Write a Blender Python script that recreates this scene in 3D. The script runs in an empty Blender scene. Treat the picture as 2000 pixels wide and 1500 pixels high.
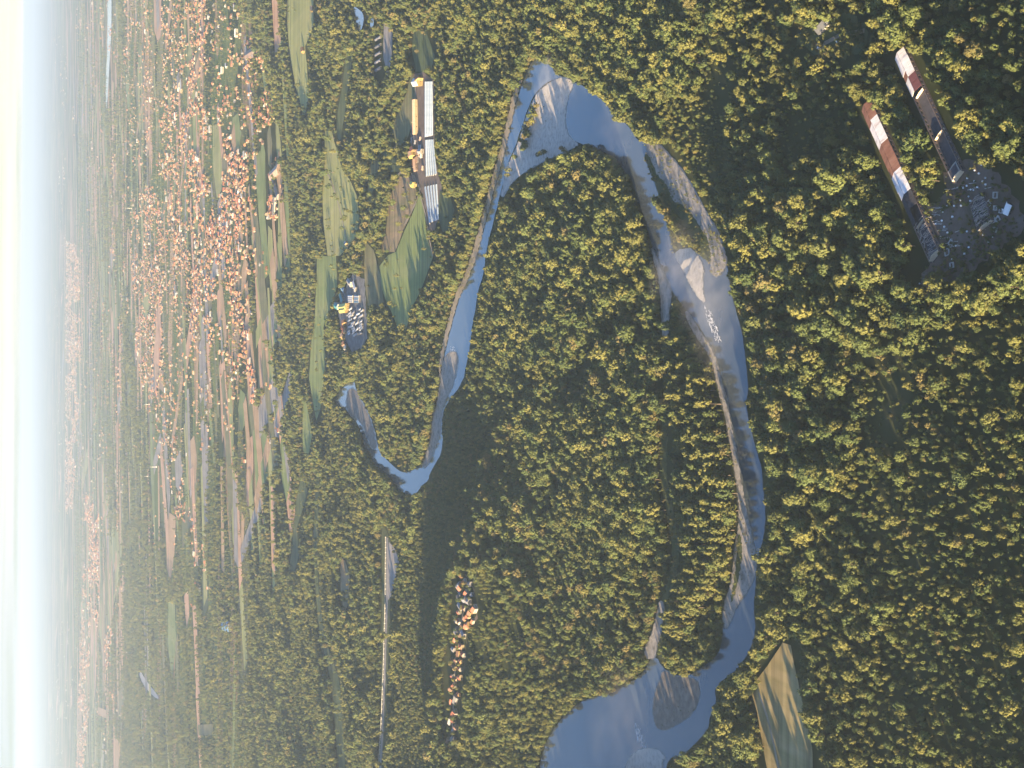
import bpy, bmesh, math, random
import numpy as np
from mathutils import Vector, Matrix

R = random.Random(11)
NR = np.random.default_rng(7)
S = bpy.context.scene
C = S.collection
rad = math.radians

# ------------------------------------------------------------------ camera
F = 2773.0                 # focal length in photo pixels (photo 2000 x 1500)
H = 530.0                  # flying height, metres
PITCH = rad(19.0)
ROLL = rad(0.35)
sp, cp = math.sin(PITCH), math.cos(PITCH)
fwd = np.array([0, cp, -sp]); upv = np.array([0, sp, cp]); rgt = np.array([1.0, 0, 0])
u2 = upv * math.cos(ROLL) - rgt * math.sin(ROLL)
r2 = rgt * math.cos(ROLL) + upv * math.sin(ROLL)
CX, CY, CZ = -u2, r2, -fwd          # the phone is turned: picture left is up
CAM = np.array([0, 0, H])


def project(P):
    d = np.asarray(P, float) - CAM
    z = d @ fwd
    z = np.where(z < 1, 1, z)
    return np.stack([1000 + F * (d @ CX) / z, 750 - F * (d @ CY) / z], -1)


# ------------------------------------------------------------------ relief
def ray(px, py):
    d = fwd * F + CX * (px - 1000) - CY * (py - 750)
    return d / np.linalg.norm(d)


def on_plane(px, py, z=0.0):
    d = ray(px, py)
    return CAM + d * ((z - H) / d[2])


ridge_px = [(1004, 850), (972, 905), (938, 985), (912, 1060), (893, 1110), (872, 1160), (861, 1230), (854, 1320), (849, 1420), (845, 1540), (840, 1700)]
ridge_amp = np.array([2, 7, 18, 29, 36, 36, 36, 36, 36, 36, 36.0])
ridge = np.array([on_plane(x, y, a)[:2] for (x, y), a in zip(ridge_px, ridge_amp)])


def sstep(a, b, x):
    t = np.clip((x - a) / (b - a), 0, 1)
    return t * t * (3 - 2 * t)


def vnoise(x, y, seed=0):
    """value noise, 0..1"""
    x = np.asarray(x, float); y = np.asarray(y, float)
    xi = np.floor(x).astype(np.int64); yi = np.floor(y).astype(np.int64)
    fx = x - xi; fy = y - yi
    fx = fx * fx * (3 - 2 * fx); fy = fy * fy * (3 - 2 * fy)

    def h(i, j):
        n = (i * 374761393 + j * 668265263 + seed * 974634777) & 0xFFFFFFFF
        n = ((n ^ (n >> 13)) * 1274126177) & 0xFFFFFFFF
        return ((n ^ (n >> 16)) & 0xFFFF) / 65535.0
    a = h(xi, yi); b = h(xi + 1, yi); c = h(xi, yi + 1); d = h(xi + 1, yi + 1)
    return (a * (1 - fx) + b * fx) * (1 - fy) + (c * (1 - fx) + d * fx) * fy


def fbm(x, y, seed=0, o=3):
    v = 0; a = 0.5; t = 0
    for k in range(o):
        v = v + a * vnoise(np.asarray(x) * 2 ** k, np.asarray(y) * 2 ** k, seed + k); t += a; a *= 0.5
    return v / t


def hf(X, Y):
    X = np.asarray(X, float); Y = np.asarray(Y, float)
    best = np.full(X.shape, 1e9); zz = np.zeros(X.shape)
    for i in range(len(ridge) - 1):
        a, b = ridge[i], ridge[i + 1]
        e = b - a; L2 = e @ e
        t = np.clip(((X - a[0]) * e[0] + (Y - a[1]) * e[1]) / L2, 0, 1)
        dx = X - (a[0] + t * e[0]); dy = Y - (a[1] + t * e[1])
        d = np.hypot(dx, dy)
        side = e[0] * dy - e[1] * dx          # sign: which side of the crest
        amp = ridge_amp[i] * (1 - t) + ridge_amp[i + 1] * t
        far = side < 0
        z = amp * np.where(far, 1 - sstep(0, 55, d), 1 - sstep(25, 290, d))
        m = d < best
        best = np.where(m, d, best); zz = np.where(m, z, zz)
    return zz


# make sure the steep side is the one away from the camera
_p = ridge[5] + np.array([0, 40.0])
if hf(_p[0], _p[1]) > 20:
    _hf0 = hf
    ridge = ridge[::-1].copy(); ridge_amp = ridge_amp[::-1].copy()


def at(px, py, dz=0.0):
    z = 0.0
    for _ in range(14):
        p = on_plane(px, py, z + dz)
        z = 0.5 * z + 0.5 * float(hf(p[0], p[1]))
    p = on_plane(px, py, z + dz)
    return Vector((p[0], p[1], z + dz))


# ------------------------------------------------------------------ helpers
def tag(o, label=None, cat=None, group=None, kind=None):
    if label: o['label'] = label
    if cat: o['category'] = cat
    if group: o['group'] = group
    if kind: o['kind'] = kind
    return o


def empty(name, loc, rz=0.0, label=None, cat=None, group=None):
    o = bpy.data.objects.new(name, None); C.objects.link(o)
    o.location = loc; o.rotation_euler = (0, 0, rz); o.empty_display_size = 1
    return tag(o, label, cat, group)


class MB:
    """collects faces with material slots for one mesh"""
    def __init__(s): s.v = []; s.f = []; s.m = []

    def add(s, verts, faces, mi=0, M=None):
        n = len(s.v)
        for v in verts:
            s.v.append(tuple(M @ Vector(v)) if M is not None else tuple(v))
        for f in faces:
            s.f.append([n + i for i in f]); s.m.append(mi)

    def box(s, x0, y0, z0, x1, y1, z1, mi=0, M=None):
        s.add([(x0, y0, z0), (x1, y0, z0), (x1, y1, z0), (x0, y1, z0), (x0, y0, z1), (x1, y0, z1), (x1, y1, z1), (x0, y1, z1)],
              [(0, 3, 2, 1), (4, 5, 6, 7), (0, 1, 5, 4), (1, 2, 6, 5), (2, 3, 7, 6), (3, 0, 4, 7)], mi, M)

    def bar(s, a, b, r, mi=0, n=5):
        a = Vector(a); b = Vector(b); d = (b - a)
        q = d.to_track_quat('Z', 'Y').to_matrix()
        vs = []
        for p in (a, b):
            for k in range(n):
                t = 2 * math.pi * k / n
                vs.append(p + q @ Vector((math.cos(t) * r, math.sin(t) * r, 0)))
        s.add(vs, [(k, (k + 1) % n, n + (k + 1) % n, n + k) for k in range(n)] + [tuple(range(n))[::-1], tuple(range(n, 2 * n))], mi)

    def mesh(s, name, mats):
        me = bpy.data.meshes.new(name)
        me.from_pydata(s.v, [], s.f)
        for m in mats: me.materials.append(m)
        me.polygons.foreach_set('material_index', s.m)
        me.update()
        return me

    def build(s, name, mats, parent=None, loc=(0, 0, 0), rz=0.0):
        if not isinstance(mats, (list, tuple)): mats = [mats]
        o = bpy.data.objects.new(name, s.mesh(name, mats)); C.objects.link(o)
        o.location = loc; o.rotation_euler = (0, 0, rz)
        if parent: o.parent = parent
        return o


def child(name, me, parent, loc=(0, 0, 0), rz=0):
    o = bpy.data.objects.new(name, me); C.objects.link(o); o.parent = parent
    o.location = loc; o.rotation_euler = (0, 0, rz)
    return o


# ------------------------------------------------------------------ materials
def newmat(name):
    m = bpy.data.materials.new(name); m.use_nodes = True
    nt = m.node_tree; nt.nodes.clear()
    return m, nt, nt.nodes, nt.links


def N(nt, t, **kw):
    n = nt.nodes.new(t)
    for k, v in kw.items():
        if k.startswith('i_'): n.inputs[k[2:].replace('_', ' ')].default_value = v
        else: setattr(n, k, v)
    return n


def ramp(nt, stops, interp='LINEAR'):
    n = nt.nodes.new('ShaderNodeValToRGB'); n.color_ramp.interpolation = interp
    e = n.color_ramp.elements
    while len(e) > 1: e.remove(e[-1])
    e[0].position = stops[0][0]; e[0].color = (*stops[0][1], 1)
    for p, c in stops[1:]:
        x = e.new(p); x.color = (*c, 1)
    return n


def surf(name, cols, scale=1.0, rough=0.9, stretch=(1, 1, 1), rot=0.0, detail=4.0, bump=0.0, spec=0.2, world=True, rnd=0.0):
    """noise-mottled matt surface; cols = list of (position, colour)"""
    m, nt, nd, ln = newmat(name)
    out = N(nt, 'ShaderNodeOutputMaterial'); b = N(nt, 'ShaderNodeBsdfPrincipled')
    b.inputs['Roughness'].default_value = rough; b.inputs['Specular IOR Level'].default_value = spec
    if world:
        g = N(nt, 'ShaderNodeNewGeometry'); src = g.outputs['Position']
    else:
        g = N(nt, 'ShaderNodeTexCoord'); src = g.outputs['Object']
    mp = N(nt, 'ShaderNodeMapping'); mp.inputs['Scale'].default_value = stretch; mp.inputs['Rotation'].default_value = (0, 0, rot)
    ln.new(src, mp.inputs['Vector'])
    no = N(nt, 'ShaderNodeTexNoise'); no.inputs['Scale'].default_value = scale; no.inputs['Detail'].default_value = detail
    no.inputs['Roughness'].default_value = 0.65
    ln.new(mp.outputs[0], no.inputs['Vector'])
    r = ramp(nt, cols); ln.new(no.outputs['Fac'], r.inputs['Fac'])
    col = r.outputs['Color']
    if rnd > 0:
        oi = N(nt, 'ShaderNodeObjectInfo'); hv = N(nt, 'ShaderNodeHueSaturation')
        mr = N(nt, 'ShaderNodeMapRange'); mr.inputs['To Min'].default_value = 1 - rnd; mr.inputs['To Max'].default_value = 1 + rnd
        ln.new(oi.outputs['Random'], mr.inputs['Value']); ln.new(mr.outputs[0], hv.inputs['Value'])
        ln.new(col, hv.inputs['Color']); col = hv.outputs['Color']
    ln.new(col, b.inputs['Base Color'])
    if bump > 0:
        bp = N(nt, 'ShaderNodeBump'); bp.inputs['Strength'].default_value = bump; bp.inputs['Distance'].default_value = 1.0
        ln.new(no.outputs['Fac'], bp.inputs['Height']); ln.new(bp.outputs[0], b.inputs['Normal'])
    ln.new(b.outputs[0], out.inputs[0])
    return m


def leafmat(name, lo, hi):
    m, nt, nd, ln = newmat(name)
    out = N(nt, 'ShaderNodeOutputMaterial')
    oi = N(nt, 'ShaderNodeObjectInfo'); g = N(nt, 'ShaderNodeTexCoord')
    no = N(nt, 'ShaderNodeTexNoise'); no.inputs['Scale'].default_value = 0.9; no.inputs['Detail'].default_value = 2
    ln.new(g.outputs['Object'], no.inputs['Vector'])
    ad = N(nt, 'ShaderNodeMath', operation='MULTIPLY_ADD'); ad.inputs[1].default_value = 0.55
    ln.new(oi.outputs['Random'], ad.inputs[0])
    sc = N(nt, 'ShaderNodeMath', operation='MULTIPLY'); sc.inputs[1].default_value = 0.45
    ln.new(no.outputs['Fac'], sc.inputs[0]); ln.new(sc.outputs[0], ad.inputs[2])
    r = ramp(nt, [(0.1, lo), (0.9, hi)]); ln.new(ad.outputs[0], r.inputs['Fac'])
    d = N(nt, 'ShaderNodeBsdfPrincipled'); d.inputs['Roughness'].default_value = .75; d.inputs['Specular IOR Level'].default_value = .18; t = N(nt, 'ShaderNodeBsdfTranslucent'); mx = N(nt, 'ShaderNodeMixShader')
    mx.inputs[0].default_value = 0.12
    ln.new(r.outputs[0], d.inputs[0]); ln.new(r.outputs[0], t.inputs[0])
    ln.new(d.outputs[0], mx.inputs[1]); ln.new(t.outputs[0], mx.inputs[2]); ln.new(mx.outputs[0], out.inputs[0])
    return m


M = {}
M['leaf_olive'] = leafmat('leaf_olive', (0.058, 0.074, 0.026), (0.150, 0.146, 0.042))
M['leaf_green'] = leafmat('leaf_green', (0.038, 0.062, 0.024), (0.105, 0.124, 0.038))
M['leaf_ochre'] = leafmat('leaf_ochre', (0.080, 0.078, 0.030), (0.165, 0.138, 0.056))
M['bark'] = surf('bark', [(0.3, (0.05, 0.038, 0.028)), (0.7, (0.11, 0.09, 0.07))], 3, world=False)
M['gravel'] = surf('gravel', [(0.3, (0.08, 0.072, 0.055)), (0.42, (0.185, 0.168, 0.145)), (0.56, (0.28, 0.255, 0.225)), (0.68, (0.12, 0.108, 0.085))], 0.11, detail=10, bump=0.6)
M['gravel_pale'] = surf('gravel_pale', [(0.3, (0.25, 0.225, 0.195)), (0.5, (0.40, 0.365, 0.32)), (0.7, (0.48, 0.44, 0.39))], 0.2, detail=9, bump=0.5)
M['gravel_wet'] = surf('gravel_wet', [(0.3, (0.075, 0.062, 0.05)), (0.5, (0.125, 0.105, 0.085)), (0.7, (0.19, 0.165, 0.14))], 0.14, detail=8, rough=0.6, bump=0.5)
M['works_yard'] = surf('works_yard', [(0.3, (0.06, 0.06, 0.058)), (0.55, (0.13, 0.13, 0.135)), (0.75, (0.20, 0.195, 0.19))], 0.09, detail=8)
M['shallow'] = surf('shallow', [(0.3, (0.055, 0.060, 0.055)), (0.6, (0.085, 0.088, 0.078)), (0.8, (0.12, 0.115, 0.10))], 0.12, detail=7, rough=0.35, spec=.6)
M['bank'] = surf('bank', [(0.3, (0.16, 0.13, 0.095)), (0.6, (0.27, 0.23, 0.17)), (0.8, (0.10, 0.11, 0.05))], 0.06, detail=7)
M['weed'] = surf('weed', [(0.3, (0.03, 0.04, 0.015)), (0.7, (0.075, 0.085, 0.03))], 0.12, detail=7)
M['yard'] = surf('yard', [(0.25, (0.045, 0.045, 0.024)), (0.5, (0.115, 0.085, 0.066)), (0.75, (0.17, 0.135, 0.112))], 0.07, detail=8)
M['clearing'] = surf('clearing', [(0.3, (0.04, 0.055, 0.02)), (0.55, (0.075, 0.085, 0.032)), (0.75, (0.12, 0.105, 0.055))], 0.03, detail=8)


def field_mat(name, a, b, c, rot, scale=0.02):
    """mottled soil or crop with fine working lines along one direction"""
    m = surf(name, [(0.28, a), (0.5, b), (0.72, c)], scale, stretch=(1, 0.12, 1), rot=rot, detail=7)
    nt = m.node_tree; ln = nt.links
    bs = [n for n in nt.nodes if n.type == 'BSDF_PRINCIPLED'][0]; src = bs.inputs['Base Color'].links[0].from_socket
    g = N(nt, 'ShaderNodeNewGeometry'); mp = N(nt, 'ShaderNodeMapping'); mp.inputs['Scale'].default_value = (.004, .16, 1); mp.inputs['Rotation'].default_value = (0, 0, -rot - .4)
    ln.new(g.outputs['Position'], mp.inputs['Vector'])
    no = N(nt, 'ShaderNodeTexNoise'); no.inputs['Scale'].default_value = 1.0; no.inputs['Detail'].default_value = 3; ln.new(mp.outputs[0], no.inputs['Vector'])
    mr = N(nt, 'ShaderNodeMapRange'); mr.inputs['From Min'].default_value = .35; mr.inputs['From Max'].default_value = .65; mr.inputs['To Min'].default_value = .68; mr.inputs['To Max'].default_value = 1.22
    ln.new(no.outputs['Fac'], mr.inputs['Value'])
    mx = N(nt, 'ShaderNodeMix', data_type='RGBA', blend_type='MULTIPLY'); mx.inputs[0].default_value = 1
    ln.new(src, mx.inputs[6]); ln.new(mr.outputs[0], mx.inputs[7]); ln.new(mx.outputs[2], bs.inputs['Base Color'])
    return m


M['field_green'] = field_mat('field_green', (0.115, 0.155, 0.045), (0.155, 0.19, 0.06), (0.21, 0.215, 0.085), 0.5)
M['field_light'] = field_mat('field_light', (0.18, 0.20, 0.06), (0.23, 0.235, 0.08), (0.28, 0.26, 0.11), 0.3)
M['field_olive'] = field_mat('field_olive', (0.085, 0.105, 0.04), (0.13, 0.125, 0.055), (0.19, 0.155, 0.08), 0.9)
M['field_brown'] = field_mat('field_brown', (0.10, 0.11, 0.045), (0.19, 0.145, 0.08), (0.28, 0.19, 0.11), 0.7, 0.03)
M['field_tan'] = field_mat('field_tan', (0.25, 0.165, 0.085), (0.33, 0.215, 0.115), (0.38, 0.26, 0.15), 0.2, 0.03)
M['field_pink'] = field_mat('field_pink', (0.32, 0.19, 0.115), (0.40, 0.24, 0.145), (0.45, 0.29, 0.19), 0.2, 0.02)
M['field_grey'] = field_mat('field_grey', (0.16, 0.15, 0.13), (0.22, 0.20, 0.18), (0.27, 0.25, 0.23), 0.4)
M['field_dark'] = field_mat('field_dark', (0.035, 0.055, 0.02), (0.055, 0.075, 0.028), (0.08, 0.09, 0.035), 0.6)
M['stubble'] = field_mat('stubble', (0.17, 0.145, 0.06), (0.24, 0.19, 0.085), (0.30, 0.23, 0.12), -0.62, 0.06)

# water: dark, smooth, faintly rippled
m, nt, nd, ln = newmat('water')
out = N(nt, 'ShaderNodeOutputMaterial'); b = N(nt, 'ShaderNodeBsdfPrincipled')
b.inputs['Base Color'].default_value = (0.055, 0.075, 0.085, 1); b.inputs['Roughness'].default_value = 0.10
b.inputs['IOR'].default_value = 1.6; b.inputs['Specular IOR Level'].default_value = .6
g = N(nt, 'ShaderNodeNewGeometry')
n1 = N(nt, 'ShaderNodeTexNoise'); n1.inputs['Scale'].default_value = 0.25; n1.inputs['Detail'].default_value = 4
n2 = N(nt, 'ShaderNodeTexNoise'); n2.inputs['Scale'].default_value = 0.012; n2.inputs['Detail'].default_value = 5
ln.new(g.outputs['Position'], n1.inputs['Vector']); ln.new(g.outputs['Position'], n2.inputs['Vector'])
bp = N(nt, 'ShaderNodeBump'); bp.inputs['Strength'].default_value = 0.12; bp.inputs['Distance'].default_value = 0.4
ln.new(n1.outputs['Fac'], bp.inputs['Height']); ln.new(bp.outputs[0], b.inputs['Normal'])
r = ramp(nt, [(0.3, (0.040, 0.050, 0.058)), (0.55, (0.052, 0.064, 0.072)), (0.75, (0.068, 0.078, 0.080))])
ln.new(n2.outputs['Fac'], r.inputs['Fac']); ln.new(r.outputs[0], b.inputs['Base Color'])
ln.new(b.outputs[0], out.inputs[0])
M['water'] = m
M['foam'] = surf('foam', [(0.45, (0.10, 0.13, 0.15)), (0.6, (0.75, 0.76, 0.76))], 0.5, detail=6, stretch=(1, 0.35, 1), rot=0.4, rough=0.4)

# wide ground sheet: forest floor close by, a patchwork of parcels on the plain
m, nt, nd, ln = newmat('ground')
out = N(nt, 'ShaderNodeOutputMaterial'); b = N(nt, 'ShaderNodeBsdfDiffuse')
g = N(nt, 'ShaderNodeNewGeometry')


def parcels(sx, sy, rot, scale):
    mp = N(nt, 'ShaderNodeMapping'); mp.inputs['Scale'].default_value = (sx, sy, 0.0); mp.inputs['Rotation'].default_value = (0, 0, rot)
    ln.new(g.outputs['Position'], mp.inputs['Vector'])
    v = N(nt, 'ShaderNodeTexVoronoi'); v.inputs['Scale'].default_value = scale; v.distance = 'CHEBYCHEV'
    ln.new(mp.outputs[0], v.inputs['Vector'])
    return v


v1 = parcels(1 / 420, 1 / 130, 0.45, 1.0)
sep = N(nt, 'ShaderNodeSeparateColor'); ln.new(v1.outputs['Color'], sep.inputs[0])
rp = ramp(nt, [(0.0, (0.085, 0.12, 0.045)), (0.22, (0.13, 0.155, 0.06)), (0.40, (0.035, 0.05, 0.022)), (0.58, (0.30, 0.20, 0.115)), (0.68, (0.12, 0.13, 0.06)),
               (0.80, (0.20, 0.185, 0.10)), (0.88, (0.05, 0.065, 0.03)), (0.95, (0.36, 0.25, 0.16))], 'CONSTANT')
ln.new(sep.outputs[0], rp.inputs['Fac'])
v2 = parcels(1 / 2600, 1 / 900, 0.2, 1.0)
sep2 = N(nt, 'ShaderNodeSeparateColor'); ln.new(v2.outputs['Color'], sep2.inputs[0])
wn = N(nt, 'ShaderNodeTexNoise'); wn.inputs['Scale'].default_value = 0.00035; wn.inputs['Detail'].default_value = 6
ln.new(g.outputs['Position'], wn.inputs['Vector'])
wr = ramp(nt, [(0.57, (0, 0, 0)), (0.63, (1, 1, 1))]); ln.new(wn.outputs['Fac'], wr.inputs['Fac'])
mixw = N(nt, 'ShaderNodeMix', data_type='RGBA'); ln.new(wr.outputs[0], mixw.inputs[0]); ln.new(rp.outputs[0], mixw.inputs[6]); mixw.inputs[7].default_value = (0.035, 0.048, 0.022, 1)
fn = N(nt, 'ShaderNodeTexNoise'); fn.inputs['Scale'].default_value = 0.02; fn.inputs['Detail'].default_value = 8
ln.new(g.outputs['Position'], fn.inputs['Vector'])
fr = ramp(nt, [(0.3, (0.022, 0.028, 0.012)), (0.6, (0.045, 0.050, 0.022)), (0.8, (0.07, 0.065, 0.035))]); ln.new(fn.outputs['Fac'], fr.inputs['Fac'])
sx = N(nt, 'ShaderNodeSeparateXYZ'); ln.new(g.outputs['Position'], sx.inputs[0])
mr = N(nt, 'ShaderNodeMapRange'); mr.inputs['From Min'].default_value = 3300; mr.inputs['From Max'].default_value = 3800
ln.new(sx.outputs['Y'], mr.inputs['Value'])
mixg = N(nt, 'ShaderNodeMix', data_type='RGBA'); ln.new(mr.outputs[0], mixg.inputs[0]); ln.new(fr.outputs[0], mixg.inputs[6]); ln.new(mixw.outputs[2], mixg.inputs[7])
ln.new(mixg.outputs[2], b.inputs['Color']); ln.new(b.outputs[0], out.inputs[0])
M['ground'] = m


def plain(name, c, rough=0.7, var=0.25, scale=0.6, rnd=0.0, spec=0.3):
    lo = tuple(x * (1 - var) for x in c); hi = tuple(min(1, x * (1 + var * 0.6)) for x in c)
    return surf(name, [(0.3, lo), (0.7, hi)], scale, rough, world=False, detail=5, spec=spec, rnd=rnd)


M['white_sheet'] = surf('white_sheet', [(0.30, (0.42, 0.36, 0.33)), (0.45, (0.66, 0.62, 0.60)), (0.65, (0.76, 0.74, 0.73))], 0.45, stretch=(1, 0.12, 1), world=False, detail=7, rough=0.6)
M['rust_sheet'] = surf('rust_sheet', [(0.3, (0.15, 0.065, 0.042)), (0.55, (0.24, 0.115, 0.075)), (0.75, (0.30, 0.17, 0.12))], 0.35, stretch=(1, 0.15, 1), world=False, detail=6, rough=0.8)
M['maroon_sheet'] = plain('maroon_sheet', (0.14, 0.05, 0.05))
M['slab'] = surf('slab', [(0.3, (0.040, 0.038, 0.045)), (0.7, (0.085, 0.08, 0.09))], 0.3, world=False, detail=7, rough=0.9)
M['open_bay_dark'] = surf('open_bay_dark', [(0.3, (0.022, 0.024, 0.03)), (0.7, (0.06, 0.055, 0.06))], 0.4, world=False, detail=7)  # near-black panels: the dark of an unroofed bay put into colour
M['render_wall'] = plain('render_wall', (0.48, 0.40, 0.30))
M['brick_wall'] = plain('brick_wall', (0.17, 0.13, 0.115))
M['grey_wall'] = plain('grey_wall', (0.27, 0.26, 0.24))
M['timber'] = plain('timber', (0.34, 0.31, 0.29))
M['dark_open'] = plain('dark_open', (0.02, 0.02, 0.022))
M['concrete'] = plain('concrete', (0.42, 0.41, 0.39))
M['white_paint'] = plain('white_paint', (0.78, 0.77, 0.75), var=0.1)
M['bale_wrap'] = plain('bale_wrap', (0.80, 0.81, 0.82), var=0.08, rough=0.5)
M['rubber'] = plain('rubber', (0.02, 0.02, 0.02))
M['car_glass'] = plain('car_glass', (0.02, 0.025, 0.03), rough=0.1, spec=0.6)
M['poly_film'] = surf('poly_film', [(0.3, (0.20, 0.25, 0.31)), (0.7, (0.29, 0.35, 0.41))], 0.3, world=False, rough=0.25, spec=0.6)
for k, c in dict(cream=(0.62, 0.49, 0.30), white=(0.70, 0.64, 0.55), yellow=(0.66, 0.46, 0.16), peach=(0.60, 0.43, 0.32), greywall=(0.40, 0.38, 0.36), ochre=(0.55, 0.36, 0.14)).items():
    M['wall_' + k] = plain('wall_' + k, tuple(x * .30 for x in c), var=0.2, rnd=0.4)
for k, c in dict(tile=(0.30, 0.115, 0.07), brown=(0.17, 0.10, 0.07), grey=(0.22, 0.22, 0.23), orange=(0.36, 0.18, 0.10), blue=(0.14, 0.26, 0.40), teal=(0.07, 0.33, 0.36), pale=(0.46, 0.47, 0.48), tan=(0.48, 0.33, 0.23), lime=(0.50, 0.48, 0.14), dark=(0.07, 0.075, 0.085), red=(0.36, 0.08, 0.06)).items():
    M['roof_' + k] = plain('roof_' + k, tuple(x * .8 for x in c), var=0.25, rnd=0.4)

# ------------------------------------------------------------------ polygons traced on the photograph (photo pixels)
RIVER_LOW = [(1050, 1515), (1063, 1460), (1077, 1430), (1100, 1400), (1123, 1380), (1147, 1363), (1187, 1357), (1233, 1333), (1260, 1310), (1272, 1286), (1283, 1283),
             (1292, 1300), (1310, 1318), (1345, 1320), (1370, 1305), (1398, 1285), (1409, 1262), (1412, 1232), (1418, 1180), (1432, 1120), (1442, 1050), (1444, 1000), (1440, 940), (1430, 880),
             (1420, 810), (1408, 750), (1396, 695), (1385, 670), (1370, 643), (1350, 617), (1340, 603), (1327, 587), (1313, 567), (1300, 540), (1280, 500), (1273, 480), (1267, 450), (1257, 420), (1247, 393), (1240, 370),
             (1233, 343), (1217, 333), (1207, 310), (1180, 297), (1160, 287), (1133, 280), (1113, 270), (1103, 250), (1107, 217), (1110, 187), (1100, 150),
             (1075, 158), (1056, 172), (1040, 190), (1022, 240), (1006, 290), (992, 320), (982, 365), (972, 400), (962, 440), (950, 490), (944, 540), (934, 567), (929, 603), (922, 640), (919, 677), (912, 707), (905, 747), (882, 775), (866, 800), (863, 840), (866, 860), (861, 890),
             (839, 926), (838, 938), (822, 950), (814, 964), (803, 968), (780, 958), (766, 934), (743, 918), (729, 901), (724, 885), (712, 874), (708, 848), (698, 825), (686, 814), (678, 798), (660, 792), (654, 780), (672, 753), (692, 742), (696, 760), (709, 790), (720, 810), (733, 843), (738, 868),
             (741, 883), (757, 900), (777, 917), (793, 925), (813, 915), (825, 905), (830, 895), (842, 860), (846, 817), (856, 783), (862, 733), (868, 697), (875, 667), (885, 627), (898, 580), (915, 545), (926, 518), (938, 478), (950, 430), (966, 370), (983, 310), (998, 250), (1008, 200), (1025, 150), (1043, 113),
             (1055, 117), (1080, 130), (1083, 143), (1113, 157), (1143, 170), (1180, 197), (1200, 227), (1230, 247), (1247, 277), (1262, 274), (1284, 275), (1302, 295), (1322, 315), (1340, 340), (1356, 367), (1373, 397), (1384, 420), (1403, 447), (1414, 480), (1420, 505), (1427, 567), (1440, 613), (1450, 647),
             (1457, 700), (1463, 760), (1457, 790), (1467, 837), (1477, 877), (1490, 917), (1490, 943), (1497, 1000), (1493, 1050), (1480, 1090), (1477, 1140), (1473, 1187), (1477, 1233), (1467, 1267), (1457, 1283), (1437, 1310), (1397, 1340), (1400, 1373), (1387, 1397), (1383, 1427), (1363, 1447), (1333, 1477), (1305, 1482), (1300, 1515)]
GRAVEL = [
    ('gravel_pale', [(1078, 160), (1097, 149), (1123, 160), (1110, 187), (1103, 233), (1110, 267), (1135, 283), (1113, 292), (1100, 300), (1067, 312), (1033, 329), (1000, 355), (978, 392), (984, 360), (992, 322), (1010, 290), (1025, 240), (1043, 192), (1058, 174)]),
    ('gravel', [(1260, 276), (1283, 276), (1301, 296), (1321, 316), (1338, 340), (1354, 367), (1371, 397), (1382, 420), (1401, 447), (1411, 480), (1418, 500), (1420, 520), (1402, 545), (1388, 530), (1390, 500), (1383, 467), (1367, 443), (1353, 420), (1333, 400), (1310, 392), (1305, 362), (1283, 342), (1276, 322), (1266, 300)]),
    ('weed', [(1257, 300), (1267, 300), (1277, 322), (1284, 342), (1306, 362), (1311, 392), (1334, 400), (1354, 420), (1368, 443), (1384, 467), (1391, 500), (1385, 515), (1350, 480), (1325, 490), (1318, 498), (1309, 455), (1297, 418), (1287, 381), (1277, 352), (1267, 326)]),
    ('gravel_pale', [(1317, 498), (1325, 488), (1348, 482), (1365, 500), (1377, 525), (1372, 560), (1380, 596), (1360, 575), (1347, 552), (1336, 527)]),
    ('gravel', [(1343, 606), (1367, 648), (1388, 674), (1402, 705), (1415, 765), (1425, 800), (1435, 860), (1446, 915), (1453, 967), (1461, 1007), (1474, 1060), (1479, 1110), (1473, 1133), (1457, 1160), (1437, 1187), (1428, 1217), (1417, 1232), (1412, 1200), (1418, 1173), (1431, 1133), (1437, 1067), (1444, 1030), (1443, 967), (1436, 917), (1426, 860), (1416, 805), (1405, 767), (1393, 710), (1378, 680), (1357, 650), (1338, 612)]),
    ('gravel_wet', [(1277, 1363), (1286, 1340), (1296, 1305), (1318, 1322), (1348, 1322), (1365, 1333), (1368, 1353), (1360, 1387), (1333, 1410), (1300, 1427), (1283, 1423), (1276, 1393)]),
    ('gravel_pale', [(1228, 1484), (1240, 1470), (1256, 1461), (1283, 1462), (1302, 1478), (1292, 1486), (1296, 1515), (1222, 1515)]),
    ('gravel', [(1266, 1288), (1258, 1272), (1271, 1247), (1281, 1213), (1291, 1167), (1299, 1187), (1293, 1227), (1286, 1253), (1280, 1286)]),
    ('gravel', [(1272, 478), (1282, 500), (1300, 538), (1313, 566), (1308, 600), (1304, 660), (1296, 672), (1294, 610), (1290, 550), (1280, 510)]),
    ('gravel', [(868, 697), (862, 733), (856, 783), (846, 817), (842, 860), (832, 893), (825, 912), (833, 915), (844, 893), (857, 853), (862, 833), (865, 790), (880, 766), (892, 730), (896, 690), (882, 685)]),
    ('gravel_wet', [(680, 760), (694, 758), (709, 790), (720, 810), (732, 843), (736, 872), (730, 880), (720, 860), (710, 833), (698, 815), (684, 812), (676, 792)]),
    ('bank', [(1003, 180), (1012, 165), (1024, 150), (1008, 200), (998, 250), (983, 310), (966, 370), (950, 430), (938, 478), (926, 518), (915, 545), (898, 580), (884, 627), (874, 667), (867, 697), (861, 733), (855, 760), (860, 700), (869, 655), (880, 610), (893, 570), (912, 530), (930, 470), (944, 420), (958, 360), (976, 300), (990, 240)]),
    ('weed', [(1440, 1050), (1447, 1040), (1452, 1075), (1446, 1120), (1436, 1165), (1426, 1185), (1434, 1140), (1441, 1090)]),
]
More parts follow.
